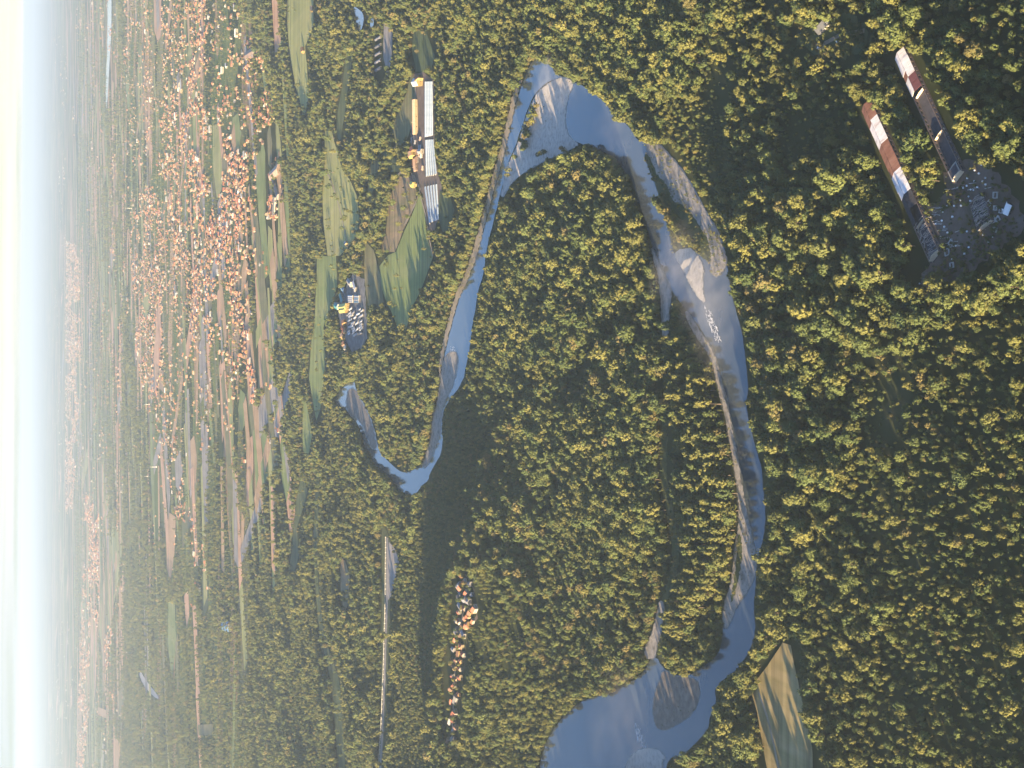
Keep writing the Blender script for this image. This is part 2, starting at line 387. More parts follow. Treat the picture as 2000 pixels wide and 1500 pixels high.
FIELDS = [
    ('field_light', [(563, -20), (612, -20), (613, 50), (596, 90), (601, 140), (603, 187), (593, 238), (587, 200), (577, 167), (567, 110), (561, 50)]),
    ('field_green', [(508, 300), (513, 270), (518, 300), (520, 400), (514, 470), (508, 400)]),
    ('field_olive', [(522, 260), (528, 240), (532, 280), (530, 330), (524, 320)]),
    ('field_light', [(538, 232), (544, 240), (550, 300), (552, 370), (545, 330), (540, 290)]),
    ('field_green', [(556, 330), (560, 330), (566, 430), (567, 520), (560, 560), (555, 470)]),
    ('field_light', [(524, 440), (532, 450), (536, 520), (530, 570), (524, 520)]),
    ('field_green', [(541, 470), (550, 490), (552, 550), (545, 585), (540, 540)]),
    ('field_light', [(635, 245), (647, 250), (657, 290), (668, 330), (684, 352), (697, 382), (703, 430), (692, 470), (664, 500), (640, 500), (632, 440), (630, 380), (634, 320)]),
    ('field_brown', [(783, 342), (798, 336), (814, 366), (813, 392), (802, 422), (788, 450), (772, 492), (744, 492), (754, 450), (760, 400), (763, 380)]),
    ('field_green', [(818, 372), (825, 385), (831, 430), (836, 470), (846, 502), (836, 530), (825, 560), (802, 610), (791, 655), (782, 660), (770, 620), (755, 590), (745, 560), (741, 520), (758, 498), (774, 492), (790, 451), (804, 423), (815, 394)]),
    ('field_olive', [(712, 470), (730, 488), (741, 530), (750, 590), (738, 604), (720, 602), (712, 540)]),
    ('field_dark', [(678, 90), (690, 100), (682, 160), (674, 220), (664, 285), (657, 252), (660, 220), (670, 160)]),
    ('field_green', [(620, 500), (657, 500), (659, 560), (646, 600), (632, 640), (636, 700), (626, 800), (618, 822), (604, 740), (607, 680), (615, 620)]),
    ('field_olive', [(805, 138), (811, 165), (809, 230), (797, 270), (775, 292), (767, 250), (778, 220), (795, 180)]),
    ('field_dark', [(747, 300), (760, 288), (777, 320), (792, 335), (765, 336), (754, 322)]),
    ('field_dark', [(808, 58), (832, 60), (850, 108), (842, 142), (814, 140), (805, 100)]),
    ('field_grey', [(750, 42), (768, 55), (766, 112), (757, 152), (749, 110)]),
    ('field_olive', [(724, 320), (742, 300), (738, 340), (727, 380), (724, 440), (716, 400)]),
    ('field_tan', [(706, 398), (712, 402), (716, 432), (712, 440)]),
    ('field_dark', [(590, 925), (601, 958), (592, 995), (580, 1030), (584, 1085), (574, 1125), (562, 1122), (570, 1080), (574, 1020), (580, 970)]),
    ('field_green', [(590, 770), (600, 790), (610, 850), (602, 900), (592, 880), (590, 820)]),
    ('field_green', [(919, 1062), (930, 1072), (936, 1110), (928, 1135), (918, 1115)]),
    ('field_brown', [(665, 1090), (675, 1095), (684, 1130), (680, 1180), (672, 1200), (666, 1150)]),
    ('field_grey', [(760, 1058), (772, 1072), (780, 1095), (772, 1130), (764, 1165), (757, 1175), (755, 1110)]),
    ('field_dark', [(860, 372), (880, 385), (888, 410), (880, 445), (866, 455), (858, 430), (858, 400)]),
    ('stubble', [(1530, 1255), (1546, 1260), (1551, 1290), (1560, 1330), (1567, 1365), (1577, 1410), (1588, 1460), (1590, 1515), (1560, 1580), (1545, 1680), (1530, 1680), (1490, 1450), (1480, 1390), (1468, 1350), (1472, 1338), (1500, 1300)]),
    ('field_light', [(230, 1033), (233, 1067), (230, 1133), (220, 1200), (200, 1267), (193, 1233), (193, 1193), (203, 1133), (208, 1087), (217, 1067)]),
    ('field_pink', [(300, -20), (316, -20), (315, 70), (308, 85), (302, 60)]),
    ('field_tan', [(369, 865), (380, 850), (385, 900), (381, 980), (375, 1000), (370, 940)]),
    ('field_grey', [(342, 900), (352, 880), (358, 920), (350, 960), (343, 950)]),
    ('field_pink', [(305, 640), (312, 560), (316, 660), (309, 740), (303, 780), (300, 700)]),
    ('field_tan', [(330, 1000), (344, 1010), (341, 1080), (333, 1140), (326, 1110), (325, 1040)]),
    ('field_pink', [(482, 862), (494, 850), (496, 900), (489, 1000), (482, 980)]),
    ('field_pink', [(178, 1200), (190, 1215), (188, 1330), (181, 1400), (176, 1300)]),
    ('field_light', [(416, 245), (430, 240), (438, 300), (434, 370), (424, 390), (416, 320)]),
    ('field_green', [(455, 230), (466, 220), (472, 260), (466, 300), (456, 280)]),
    ('field_tan', [(478, 500), (486, 515), (480, 560), (472, 580), (472, 530)]),
    ('field_pink', [(425, 570), (431, 560), (434, 610), (428, 640), (424, 610)]),
    ('field_olive', [(505, 690), (520, 680), (530, 710), (515, 760), (505, 770)]),
    ('field_pink', [(533, 600), (541, 610), (538, 660), (530, 690), (527, 640)]),
    ('field_green', [(470, 760), (480, 770), (478, 830), (470, 850), (466, 800)]),
    ('field_green', [(510, 840), (522, 850), (524, 930), (514, 960), (508, 900)]),
    ('field_tan', [(500, 860), (505, 862), (506, 960), (500, 1010), (498, 930)]),
    ('field_tan', [(472, 1000), (478, 1010), (476, 1070), (470, 1080)]),
    ('field_pink', [(360, 1165), (368, 1150), (370, 1200), (365, 1230)]),
    ('field_dark', [(395, 1120), (407, 1130), (406, 1190), (398, 1210)]),
    ('field_green', [(330, 1170), (342, 1180), (345, 1260), (336, 1330), (328, 1260)]),
    ('field_tan', [(224, 1440), (234, 1450), (230, 1520), (222, 1520)]),
]
YARD = [(1846, 340), (1895, 308), (1935, 325), (1985, 385), (2004, 440), (1965, 480), (1905, 522), (1855, 566), (1818, 590), (1800, 545), (1828, 490), (1812, 440), (1812, 405), (1845, 385)]
CLEARING = [(1565, 40), (1600, 26), (1650, 18), (1686, 46), (1695, 92), (1652, 112), (1600, 112), (1562, 90)]
SITE_GREENHOUSE = [(806, 145), (826, 140), (848, 158), (848, 300), (862, 360), (862, 400), (850, 450), (838, 452), (826, 380), (808, 340), (802, 250)]
SITE_WORKS = [(690, 535), (712, 545), (716, 620), (718, 660), (704, 680), (690, 690), (668, 650), (660, 605), (668, 575)]
VILLAGE = [(886, 1130), (908, 1118), (927, 1150), (934, 1208), (914, 1232), (908, 1300), (899, 1370), (896, 1446), (872, 1448), (868, 1380), (870, 1300), (878, 1230), (884, 1180)]
RAIL = [(746, 1026), (753, 1030), (765, 1062), (762, 1200), (758, 1320), (752, 1420), (746, 1515), (738, 1515), (744, 1400), (746, 1280), (746, 1150)]
POND = [(694, 12), (702, 16), (714, 26), (715, 44), (708, 64), (702, 52), (698, 34)]
POND2 = [(728, 38), (734, 36), (735, 48), (730, 56), (727, 50)]
FARPOND = [(211, -20), (219, -20), (219, 60), (214, 140), (211, 200), (208, 220), (207, 170), (211, 90)]
SHADOW_GAP = [(618, 925), (624, 930), (621, 1000), (619, 1100), (627, 1190), (634, 1240), (650, 1290), (664, 1330), (668, 1400), (676, 1515), (662, 1515), (655, 1420), (650, 1350), (640, 1300), (624, 1240), (616, 1150), (612, 1050)]
DEBRIS_STRIP = [(730, 70), (742, 66), (749, 90), (750, 150), (743, 164), (735, 150), (730, 105)]
DRYBED = [(275, 1310), (283, 1325), (298, 1345), (311, 1362), (308, 1366), (293, 1353), (279, 1335), (272, 1318)]


def chaikin(p, n=1):
    for _ in range(n):
        q = []
        for i in range(len(p)):
            a = p[i]; b = p[(i + 1) % len(p)]
            q += [(a[0] * .75 + b[0] * .25, a[1] * .75 + b[1] * .25), (a[0] * .25 + b[0] * .75, a[1] * .25 + b[1] * .75)]
        p = q
    return p


def rough_edge(p, step, amp, seed):
    q = []
    r = random.Random(seed)
    for i in range(len(p)):
        a = Vector(p[i]); b = Vector(p[(i + 1) % len(p)])
        n = max(1, int((b - a).length / step)); nrm = Vector((-(b - a).y, (b - a).x))
        if nrm.length > 0: nrm.normalize()
        for k in range(n):
            t = a.lerp(b, k / n) + nrm * r.uniform(-amp, amp)
            q.append((t.x, t.y))
    return q


def sheet(name, px, z, mat, smooth=1, amp=0.0, step=6, kind='structure'):
    p = chaikin(px, smooth)
    if amp > 0: p = rough_edge(p, step, amp, len(px))
    vs = []
    for a, b in p:
        w = at(a, b); vs.append((w.x, w.y, w.z + z))
    bm = bmesh.new()
    f = bm.faces.new([bm.verts.new(v) for v in vs])
    bm.normal_update()
    if f.normal.z < 0: f.normal_flip()
    bmesh.ops.triangulate(bm, faces=[f])
    me = bpy.data.meshes.new(name); bm.to_mesh(me); bm.free()
    me.materials.append(mat)
    o = bpy.data.objects.new(name, me); C.objects.link(o)
    if kind: o['kind'] = kind
    return o


def inpoly(P, poly):
    x, y = P[..., 0], P[..., 1]
    r = np.zeros(x.shape, bool)
    n = len(poly)
    xs = [q[0] for q in poly]; ys = [q[1] for q in poly]
    bb = (x >= min(xs)) & (x <= max(xs)) & (y >= min(ys)) & (y <= max(ys))
    if not bb.any(): return r
    xx = x[bb]; yy = y[bb]; rr = np.zeros(xx.shape, bool)
    for i in range(n):
        x1, y1 = poly[i]; x2, y2 = poly[(i + 1) % n]
        if y1 == y2: continue
        c = ((y1 > yy) != (y2 > yy)) & (xx < (x2 - x1) * (yy - y1) / (y2 - y1) + x1)
        rr ^= c
    r[bb] = rr
    return r


# ------------------------------------------------------------------ the setting
def axis_lines(lo, hi, step, outer_lo, outer_hi, g=1.35):
    a = list(np.arange(lo, hi + 0.1, step)); s = step
    while a[-1] < outer_hi: s *= g; a.append(min(a[-1] + s, outer_hi))
    s = step
    while a[0] > outer_lo: s *= g; a.insert(0, max(a[0] - s, outer_lo))
    return np.array(a)


FAR = 95000.0
gx = axis_lines(-480, 480, 12, -FAR, FAR); gy = axis_lines(1150, 2350, 12, -4000, FAR)
GX, GY = np.meshgrid(gx, gy)
GZ = hf(GX, GY)
nx, ny = len(gx), len(gy)
vs = np.stack([GX.ravel(), GY.ravel(), GZ.ravel()], -1)
fs = [(j * nx + i, j * nx + i + 1, (j + 1) * nx + i + 1, (j + 1) * nx + i) for j in range(ny - 1) for i in range(nx - 1)]
me = bpy.data.meshes.new('ground'); me.from_pydata(vs.tolist(), [], fs); me.materials.append(M['ground'])
o = bpy.data.objects.new('ground', me); C.objects.link(o); o['kind'] = 'structure'
for p in me.polygons: p.use_smooth = True

sheet('river', RIVER_LOW, 0.35, M['water'], 1, 0.8, 7)
for i, (mk, p) in enumerate(GRAVEL):
    nm = {'gravel': 'gravel_bar', 'gravel_pale': 'gravel_bar', 'gravel_wet': 'gravel_bar', 'weed': 'weed_bank', 'bank': 'river_bank'}[mk]
    if mk not in ('weed', 'bank'):
        c2 = chaikin(p, 2); area = sum(c2[k - 1][0] * c2[k][1] - c2[k][0] * c2[k - 1][1] for k in range(len(c2)))
        wide = []
        for k in range(len(c2)):
            a_ = c2[k - 1]; b_ = c2[(k + 1) % len(c2)]; tx, ty = b_[0] - a_[0], b_[1] - a_[1]; l_ = math.hypot(tx, ty) or 1
            g_ = R.uniform(.6, 2.6) * (1 if area > 0 else -1)
            wide.append((c2[k][0] + ty / l_ * g_, c2[k][1] - tx / l_ * g_))
        sheet('wet_margin', wide, 0.37 + 0.008 * i, M['shallow'], 0, .8, 3)
    sheet(nm, p, 0.50 + 0.012 * i, M[mk], 2, 1.5, 3)
for i, (mk, p) in enumerate(FIELDS):
    sheet('meadow' if mk in ('field_light', 'field_green', 'field_dark') else 'field', p, 0.3 + 0.012 * i, M[mk], 0, 0.5, 12)
sheet('yard', YARD, 0.25, M['yard'], 0, 6, 9)
sheet('clearing', CLEARING, 0.25, M['clearing'], 0, 7, 9)
sheet('yard', SITE_GREENHOUSE, 0.26, M['yard'], 0, 1.5, 6)
sheet('yard', SITE_WORKS, 0.27, M['works_yard'], 0, 1.5, 6)
sheet('yard', VILLAGE, 0.5, M['yard'], 0)
for p in (POND, POND2, FARPOND): sheet('pond', p, 3.8, M['water'], 1)
sheet('dry_river_bed', DRYBED, 0.9, M['gravel_pale'], 1)
sheet('shadow_strip', SHADOW_GAP, 0.3, M['field_dark'], 1)  # dark strip added under a gap in the trees to draw a line of shadow
sheet('embankment', RAIL, 0.35, M['weed'], 0)

def track(name, px, wd, mat, z=.55):
    P = [at(*p) for p in px]; mb = MB(); vs_ = []
    for i, p in enumerate(P):
        d = (P[min(i + 1, len(P) - 1)] - P[max(i - 1, 0)]).normalized(); n_ = Vector((-d.y, d.x, 0)) * wd / 2
        vs_ += [p + n_ + Vector((0, 0, z)), p - n_ + Vector((0, 0, z))]
    mb.add(vs_, [(2 * i, 2 * i + 1, 2 * i + 3, 2 * i + 2) for i in range(len(P) - 1)])
    o = mb.build(name, mat); o['kind'] = 'structure'


for k, (px, wd) in enumerate([([(636, 330), (646, 350), (658, 385), (668, 425), (678, 470), (684, 520), (694, 545)], 4), ([(745, 382), (760, 360), (782, 338), (800, 330)], 4), ([(790, 440), (798, 425), (812, 398), (820, 375), (832, 420), (840, 470), (846, 500)], 4),
                               ([(694, 545), (708, 600), (712, 660), (700, 700), (692, 742)], 5), ([(655, 620), (640, 700), (628, 780)], 4), ([(1483, 1352), (1500, 1400), (1512, 1450), (1524, 1510)], 2.5),
                               ([(735, 600), (760, 640), (790, 660)], 4), ([(1600, 112), (1612, 85), (1640, 70), (1690, 60)], 3), ([(905, 1118), (910, 1180), (896, 1240), (888, 1330), (884, 1440)], 4), ([(812, 150), (812, 200), (809, 270), (808, 340), (822, 372)], 5)]):
    track('track', px, wd, M['bank'], .62 + .01 * k)

# random parcels on the plain
PARCELS = []
pm = ['field_tan', 'field_pink', 'field_green', 'field_light', 'field_olive', 'field_green', 'field_tan', 'field_olive', 'field_pink', 'field_grey', 'field_light']
for i in range(860):
    px = R.uniform(92, 240) if i >= 350 else R.choice([R.uniform(200, 300), R.uniform(235, 400), R.uniform(360, 560)]); py = R.uniform(-40, 1500)
    if py > 1050 and px > 240 and R.random() < 0.8: continue
    if py < 260 and 400 < px < 520 and R.random() < .75: continue
    c = at(px, py); k = math.hypot(c.x, c.y) / 5000
    L = R.uniform(140, 420) * (0.7 + 0.5 * k) * (1.6 if px < 200 else 1); W = R.uniform(22, 85) * (0.6 + 0.6 * k)
    a = R.gauss(0.42, 0.18) + (math.pi / 2 if R.random() < .12 else 0)
    u = Vector((math.cos(a), math.sin(a))); v = Vector((-u.y, u.x)); sk = R.uniform(-.4, .4)
    q = [(c.x + u.x * s * L / 2 + (v.x + u.x * sk) * t * W / 2, c.y + u.y * s * L / 2 + (v.y + u.y * sk) * t * W / 2) for s, t in ((-1, -1), (1, -1), (1, 1), (-1, 1))]
    PARCELS.append((R.choice(pm), q))
for mk in sorted(set(p[0] for p in PARCELS)):
    mb = MB()
    for i, (k, q) in enumerate(PARCELS):
        if k == mk: mb.add([(x, y, 0.9 + 0.003 * i) for x, y in q], [(0, 1, 2, 3)])
    o = mb.build('farmland', M[mk]); o['kind'] = 'structure'

# ------------------------------------------------------------------ tree meshes
def crown_mesh(name, h, r, base, mat, seed, nclump=34, cards=26, card=0.95, shape='round', core=True):
    """a crown of leaf sprays: many small faces in clumps spread through an uneven volume"""
    rr = random.Random(seed); mb = MB()
    cz = (base + h) / 2; rz = (h - base) / 2
    clumps = []
    lob = [(rr.uniform(0, 6.28), rr.uniform(.72, 1.18)) for _ in range(5)]
    for i in range(nclump):
        while True:
            d = Vector((rr.gauss(0, 1), rr.gauss(0, 1), rr.gauss(0.25, 1)))
            if d.length > 0.1: break
        d.normalize()
        q = rr.uniform(.55, 1.0)
        th = math.atan2(d.y, d.x)
        wob = 1 + sum(0.13 * math.cos((k + 1) * th + p) * a for k, (p, a) in enumerate(lob))
        taper = 1.0
        if shape == 'tall':
            tz = (d.z * q + 1) / 2
            taper = 1.15 - 0.75 * tz
        c = Vector((d.x * r * q * wob * taper, d.y * r * q * wob * taper, cz + d.z * rz * q))
        clumps.append((c, d, r * rr.uniform(.24, .42) * (0.8 if shape == 'tall' else 1)))
    for c, d, cr in clumps:
        n0 = cards
        for k in range(n0):
            e = Vector((rr.gauss(0, 1), rr.gauss(0, 1), rr.gauss(0.15, 1))); e.normalize()
            p = c + e * cr * rr.uniform(.6, 1.0)
            nrm = (e * 1.0 + d * .5 + Vector((rr.gauss(0, .28), rr.gauss(0, .28), rr.gauss(.1, .28)))).normalized()
            t = nrm.orthogonal().normalized(); t.rotate(Matrix.Rotation(rr.uniform(0, 6.28), 3, nrm)); bt = nrm.cross(t)
            s = card * rr.uniform(.5, 1.0)
            if rr.random() < .5:
                mb.add([p - t * s * .5, p + t * s * .5, p + bt * s * .8], [(0, 1, 2)])
            else:
                mb.add([p - t * s * .5 - bt * s * .35, p + t * s * .45 - bt * s * .4, p + t * s * .5 + bt * s * .4, p - t * s * .4 + bt * s * .45], [(0, 1, 2, 3)])
    if core:
        for c, d, cr in clumps[::2]:
            b2 = bmesh.new(); bmesh.ops.create_icosphere(b2, subdivisions=1, radius=cr * .72)
            b2.verts.ensure_lookup_table()
            vv = [c * 1.0 + v.co * rr.uniform(.7, 1.1) for v in b2.verts]
            mb.add([Vector((p.x * .94, p.y * .94, p.z)) for p in vv], [[v.index for v in f.verts] for f in b2.faces]); b2.free()
    return mb


def trunk_mb(h, r, base, seed, mb=None, mi=0):
    rr = random.Random(seed); mb = mb or MB()
    tr = 0.022 * h
    pts = [(Vector((0, 0, -0.4)), tr * 1.3), (Vector((rr.uniform(-.1, .1), rr.uniform(-.1, .1), base)), tr * .85), (Vector((rr.uniform(-.3, .3), rr.uniform(-.3, .3), base + (h - base) * .6)), tr * .35)]
    n = 6; ring = []
    for p, q in pts:
        ring.append([p + Vector((math.cos(6.283 * k / n) * q, math.sin(6.283 * k / n) * q, 0)) for k in range(n)])
    vs = [v for g in ring for v in g]; fs = []
    for j in range(2):
        for k in range(n): fs.append((j * n + k, j * n + (k + 1) % n, (j + 1) * n + (k + 1) % n, (j + 1) * n + k))
    mb.add(vs, fs, mi)
    for k in range(4):
        a = rr.uniform(0, 6.28); z0 = base + (h - base) * rr.uniform(.0, .3)
        mb.bar((0, 0, z0), (math.cos(a) * r * .65, math.sin(a) * r * .65, z0 + (h - base) * .32), tr * .28, mi, 4)
    return mb


# kinds: (material, height, radius, base, shape)
KIND = []
for i, (mk, h, r, b, shp) in enumerate([
        ('leaf_olive', 14.0, 4.6, 3.2, 'round'), ('leaf_olive', 16.0, 4.0, 3.6, 'round'), ('leaf_green', 13.0, 4.8, 2.6, 'round'),
        ('leaf_green', 15.5, 4.2, 3.2, 'round'), ('leaf_ochre', 14.5, 4.3, 3.4, 'round'), ('leaf_olive', 11.5, 4.9, 2.2, 'round'),
        ('leaf_olive', 19.0, 3.7, 2.6, 'tall'), ('leaf_green', 18.0, 3.4, 2.4, 'tall')]):
    cb = crown_mesh('crown', h, r, b, None, 100 + i, nclump=40 if shp == 'round' else 44, cards=24, shape=shp)
    cm = cb.mesh('crown', [M[mk]])
    tm = trunk_mb(h, r, b, 300 + i).mesh('trunk', [M['bark']])
    far = crown_mesh('crown', h, r, b * .6, None, 500 + i, nclump=18, cards=9, card=1.9, shape=shp)
    KIND.append(dict(mk=mk, h=h, r=r, b=b, shp=shp, crown=cm, trunk=tm, cb=cb, far=far))


def proto(name, mbs):
    """a source tree for the forest sheet; not placed in the scene itself"""
    mb = MB(); mats = []
    for src, mat in mbs:
        k = len(mats); mats.append(mat)
        mb.add(src.v, src.f, k)
    return bpy.data.objects.new(name, mb.mesh(name, mats))


PROTO = []
for i, k in enumerate(KIND):
    PROTO.append(proto('forest_tree', [(k['cb'], M[k['mk']]), (trunk_mb(k['h'], k['r'], k['b'], 300 + i), M['bark'])]))
for i, k in enumerate(KIND[:6]):
    PROTO.append(proto('distant_tree', [(k['far'], M[k['mk']]), (trunk_mb(k['h'], k['r'], k['b'], 300 + i), M['bark'])]))
NK = len(KIND)

# ------------------------------------------------------------------ where trees grow
KEEP_HARD = [RIVER_LOW, VILLAGE, RAIL, SITE_GREENHOUSE, SITE_WORKS, POND, POND2, FARPOND, DEBRIS_STRIP] + [p for m_, p in GRAVEL if m_ != 'weed'] + [DRYBED]
KEEP_SOFT = [YARD, CLEARING] + [p for m_, p in FIELDS]
BARN_KEEP = [[(1676, 215), (1700, 185), (1780, 365), (1828, 470), (1840, 520), (1810, 520), (1755, 400)], [(1742, 115), (1768, 84), (1900, 320), (1885, 350), (1862, 362)]]
_ch = [(1299, 668, 4), (1303, 720, 5), (1304, 780, 5), (1299, 850, 6), (1296, 910, 7), (1300, 960, 6), (1312, 1010, 7), (1321, 1060, 8), (1320, 1110, 7), (1308, 1150, 6), (1297, 1175, 5)]
OLD_CHANNEL = [(x - w, y) for x, y, w in _ch] + [(x + w, y) for x, y, w in reversed(_ch)]
GAPS = [OLD_CHANNEL]
sheet('old_channel', OLD_CHANNEL, .45, M['weed'], 1, 1.5, 5)
KEEP_HARD += BARN_KEEP + GAPS
TOWNS = [
    ([(305, -20), (405, -20), (408, 60), (400, 130), (375, 190), (335, 215), (300, 205), (318, 110)], 300),
    ([(315, 190), (340, 220), (400, 180), (408, 240), (395, 310), (410, 380), (400, 470), (350, 520), (320, 480), (330, 400), (310, 330)], 560),
    ([(258, 340), (310, 380), (322, 480), (318, 640), (308, 800), (290, 810), (268, 700), (262, 600), (255, 480)], 1100),
    ([(130, 470), (155, 480), (160, 700), (150, 900), (140, 1010), (128, 1000), (128, 700)], 1300),
    ([(450, 260), (470, 290), (490, 300), (480, 420), (470, 520), (480, 640), (455, 640), (445, 500), (420, 520), (410, 430), (430, 380), (440, 300)], 330),
    ([(330, 520), (400, 480), (420, 520), (430, 640), (410, 700), (350, 660), (335, 600)], 260),
    ([(168, 960), (195, 1000), (195, 1180), (178, 1350), (165, 1500), (150, 1500), (155, 1300), (165, 1100)], 1000),
    ([(300, 640), (320, 640), (330, 820), (360, 900), (365, 1020), (345, 1010), (325, 900), (305, 830)], 180),
    ([(480, 90), (500, 85), (540, 150), (545, 210), (535, 240), (500, 260), (490, 230), (515, 180), (495, 130)], 60),
    ([(530, 330), (550, 320), (555, 400), (545, 430), (525, 420)], 34),
    ([(370, 1000), (385, 980), (405, 1100), (400, 1150), (385, 1140)], 26),
    ([(470, 640), (490, 640), (505, 780), (490, 790)], 46),
    ([(240, 0), (300, 0), (300, 300), (260, 340), (250, 250)], 150),
    ([(430, 150), (450, 150), (450, 260), (425, 240)], 20),
    ([(205, 1230), (220, 1215), (222, 1260), (208, 1310)], 60),
    ([(240, -20), (420, -20), (505, 60), (505, 300), (500, 620), (470, 820), (380, 900), (300, 860), (250, 640)], 700),
    ([(400, 240), (420, 400), (430, 520), (405, 480), (395, 330)], 120),
]
WOODS = [
    [(205, 165), (240, 190), (252, 330), (258, 450), (265, 500), (250, 530), (195, 530), (200, 340)],
    [(405, -20), (562, -20), (560, 130), (548, 230), (500, 120), (480, 90), (470, 200), (440, 225), (428, 150), (405, 170)],
    [(240, 1060), (330, 1050), (330, 1130), (420, 1000), (560, 960), (640, 1000), (640, 1500), (240, 1520), (225, 1420), (215, 1250)],
    [(395, 650), (420, 660), (430, 900), (470, 860), (500, 1000), (440, 1040), (400, 980), (385, 760)],
    [(545, 230), (640, 250), (640, 500), (600, 740), (560, 930), (505, 990), (500, 800), (540, 560), (560, 330)],
    [(230, 930), (260, 840), (275, 950), (270, 1060), (240, 1060)],
    [(300, 215), (330, 215), (325, 320), (300, 330)],
    [(405, 110), (470, 100), (470, 200), (430, 225), (405, 180)],
]


def forest_points():
    pts = []
    bands = [(560, 950, 4.6), (950, 1900, 4.1), (1900, 3500, 5.2), (3500, 5600, 11.0), (5600, 9000, 15.0), (9000, 15500, 22.0)]
    for bi, (y0, y1, s) in enumerate(bands):
        n = int((y1 - y0) / s)
        ys = y0 + (np.arange(n) + .5) * s
        wmax = (y1 * cp + H * sp) * 750 / F * 1.13 + 60
        xs = np.arange(-wmax, wmax, s)
        X, Y = np.meshgrid(xs, ys)
        X = (X + NR.uniform(-.85, .85, X.shape) * s).ravel(); Y = (Y + NR.uniform(-.85, .85, Y.shape) * s).ravel()
        lim = (Y * cp + H * sp) * 750 / F * 1.13 + 40
        k = np.abs(X) < lim
        X, Y = X[k], Y[k]
        Z = hf(X, Y)
        nseed = NR.random(X.shape)
        base = project(np.stack([X, Y, Z], -1))
        # tree size: broad patches of tall and of low growth, tall single trees among them
        lowf = fbm(X / 95, Y / 95, 5, 3); fine = vnoise(X / 23, Y / 23, 9)
        sc = 0.62 + 0.55 * sstep(.30, .70, lowf) * (0.55 + 0.45 * fine)
        nearf = sstep(1250, 1650, base[:, 0])           # the wood below the camera: few trees stand above the rest
        corner = nearf * sstep(600, 1200, base[:, 1]) * 1.15
        ft = (.30 - .20 * nearf - .05 * corner) + (.30 - .16 * nearf - .09 * corner) * sstep(.32, .68, lowf)
        tall = NR.random(X.shape) < ft
        sc = .55 + .45 * sstep(.30, .70, lowf) * (0.55 + 0.45 * fine)
        sc = sc * np.where(tall, (.92 + NR.random(X.shape) * (.30 + .36 * nearf)), (.48 + NR.random(X.shape) * (.45 - .22 * nearf)))
        sc = sc * np.exp(NR.normal(0, .20, X.shape)) * (.84 + .06 * nearf)
        if bi >= 3: sc = sc * min(s, 16) / 11.0
        top = project(np.stack([X, Y, Z + 14.5 * sc], -1)); mid = project(np.stack([X, Y, Z + 8 * sc], -1))
        ok = np.ones(X.shape, bool)
        WX = X + (fbm(X / 38, Y / 38, 61, 3) - .5) * 46; WY = Y + (fbm(X / 38, Y / 38, 71, 3) - .5) * 60
        wob = project(np.stack([WX, WY, Z], -1)); wobt = wob + (top - base)
        stray = NR.random(X.shape) < np.where(base[:, 0] < 1000, .035 * sstep(.45, .65, fbm(X / 70, Y / 70, 83, 2)), 0)
        town = np.zeros(X.shape, bool)
        for p in KEEP_HARD:
            ok &= ~(inpoly(base, p) | inpoly(top, p) | inpoly(mid, p))
        for p in KEEP_SOFT:
            ok &= ~((inpoly(wob, p) | inpoly(wobt, p)) & ~stray)
        if bi >= 2:
            for mk, q in PARCELS:
                ok &= ~inpoly(np.stack([X, Y], -1), q)
        for p, n_ in TOWNS: town |= inpoly(base, p)
        town |= inpoly(base, VILLAGE)
        wood = np.zeros(X.shape, bool)
        for p in WOODS: wood |= inpoly(base, p)
        px = base[:, 0]
        # woods on the plain: belts that follow the parcels, and blocks
        ca, sa = math.cos(.42), math.sin(.42)
        U = X * ca + Y * sa; V = -X * sa + Y * ca
        belt = fbm(U / 900, V / 170, 21, 4); dens = np.where(px < 260, sstep(.555, .61, belt), sstep(.50, .57, belt))
        block = fbm(U / 2200, V / 900, 33, 3)
        prob = np.maximum(dens, sstep(.56, .60, block))
        prob = np.where(px < 215, prob * .4, prob)
        prob = np.where(px > 575, 1.0, np.where(px > 555, np.maximum(prob, .75), prob))
        prob = np.where(wood, .96, prob)
        prob = np.where(town, np.where(px < 200, .15, .5), prob)
        # small glades
        glade = fbm(X / 60, Y / 60, 77, 3)
        prob = np.where((px > 575) & (glade > .72), .35, prob)
        sc = np.where((px > 575) & (glade > .66), sc * .7, sc)
        for p in (SHADOW_GAP,): prob = np.where(inpoly(base, p) | inpoly(top, p), .05, prob)
        ok &= nseed < prob
        sc = np.where(town, sc * .62, sc)
        # low scrub on the shaded slope beyond the crest and in the river meadow
        X, Y, Z, sc, px, py = X[ok], Y[ok], Z[ok], sc[ok], px[ok], base[ok, 1]
        P = np.stack([px, py], -1)
        low = inpoly(P, [(972, 860), (918, 985), (882, 1110), (864, 1230), (850, 1520), (775, 1520), (795, 1200), (828, 970), (866, 850), (905, 790), (950, 800)])
        sc = np.where(low, np.clip(sc, .38, .52), sc)
        low2 = inpoly(P, [(1395, 100), (1440, 140), (1420, 240), (1420, 420), (1400, 400), (1360, 340), (1270, 230), (1240, 190), (1300, 180), (1370, 200)])
        sc = np.where(low2, sc * .55, sc)
        rv = np.clip(NR.random(X.shape) * .55 + .62 * (fbm(X / 120, Y / 120, 131, 3) - .14), 0, .999)
        if bi >= 3: var = NK + np.searchsorted([.24, .44, .62, .78, .88], rv)
        else: var = np.searchsorted([.24, .44, .62, .78, .87], rv)
        pts.append(np.stack([X, Y, Z - .2, sc, var, NR.uniform(0, 6.283, X.shape)], -1))
    return np.concatenate(pts)


FP = forest_points()
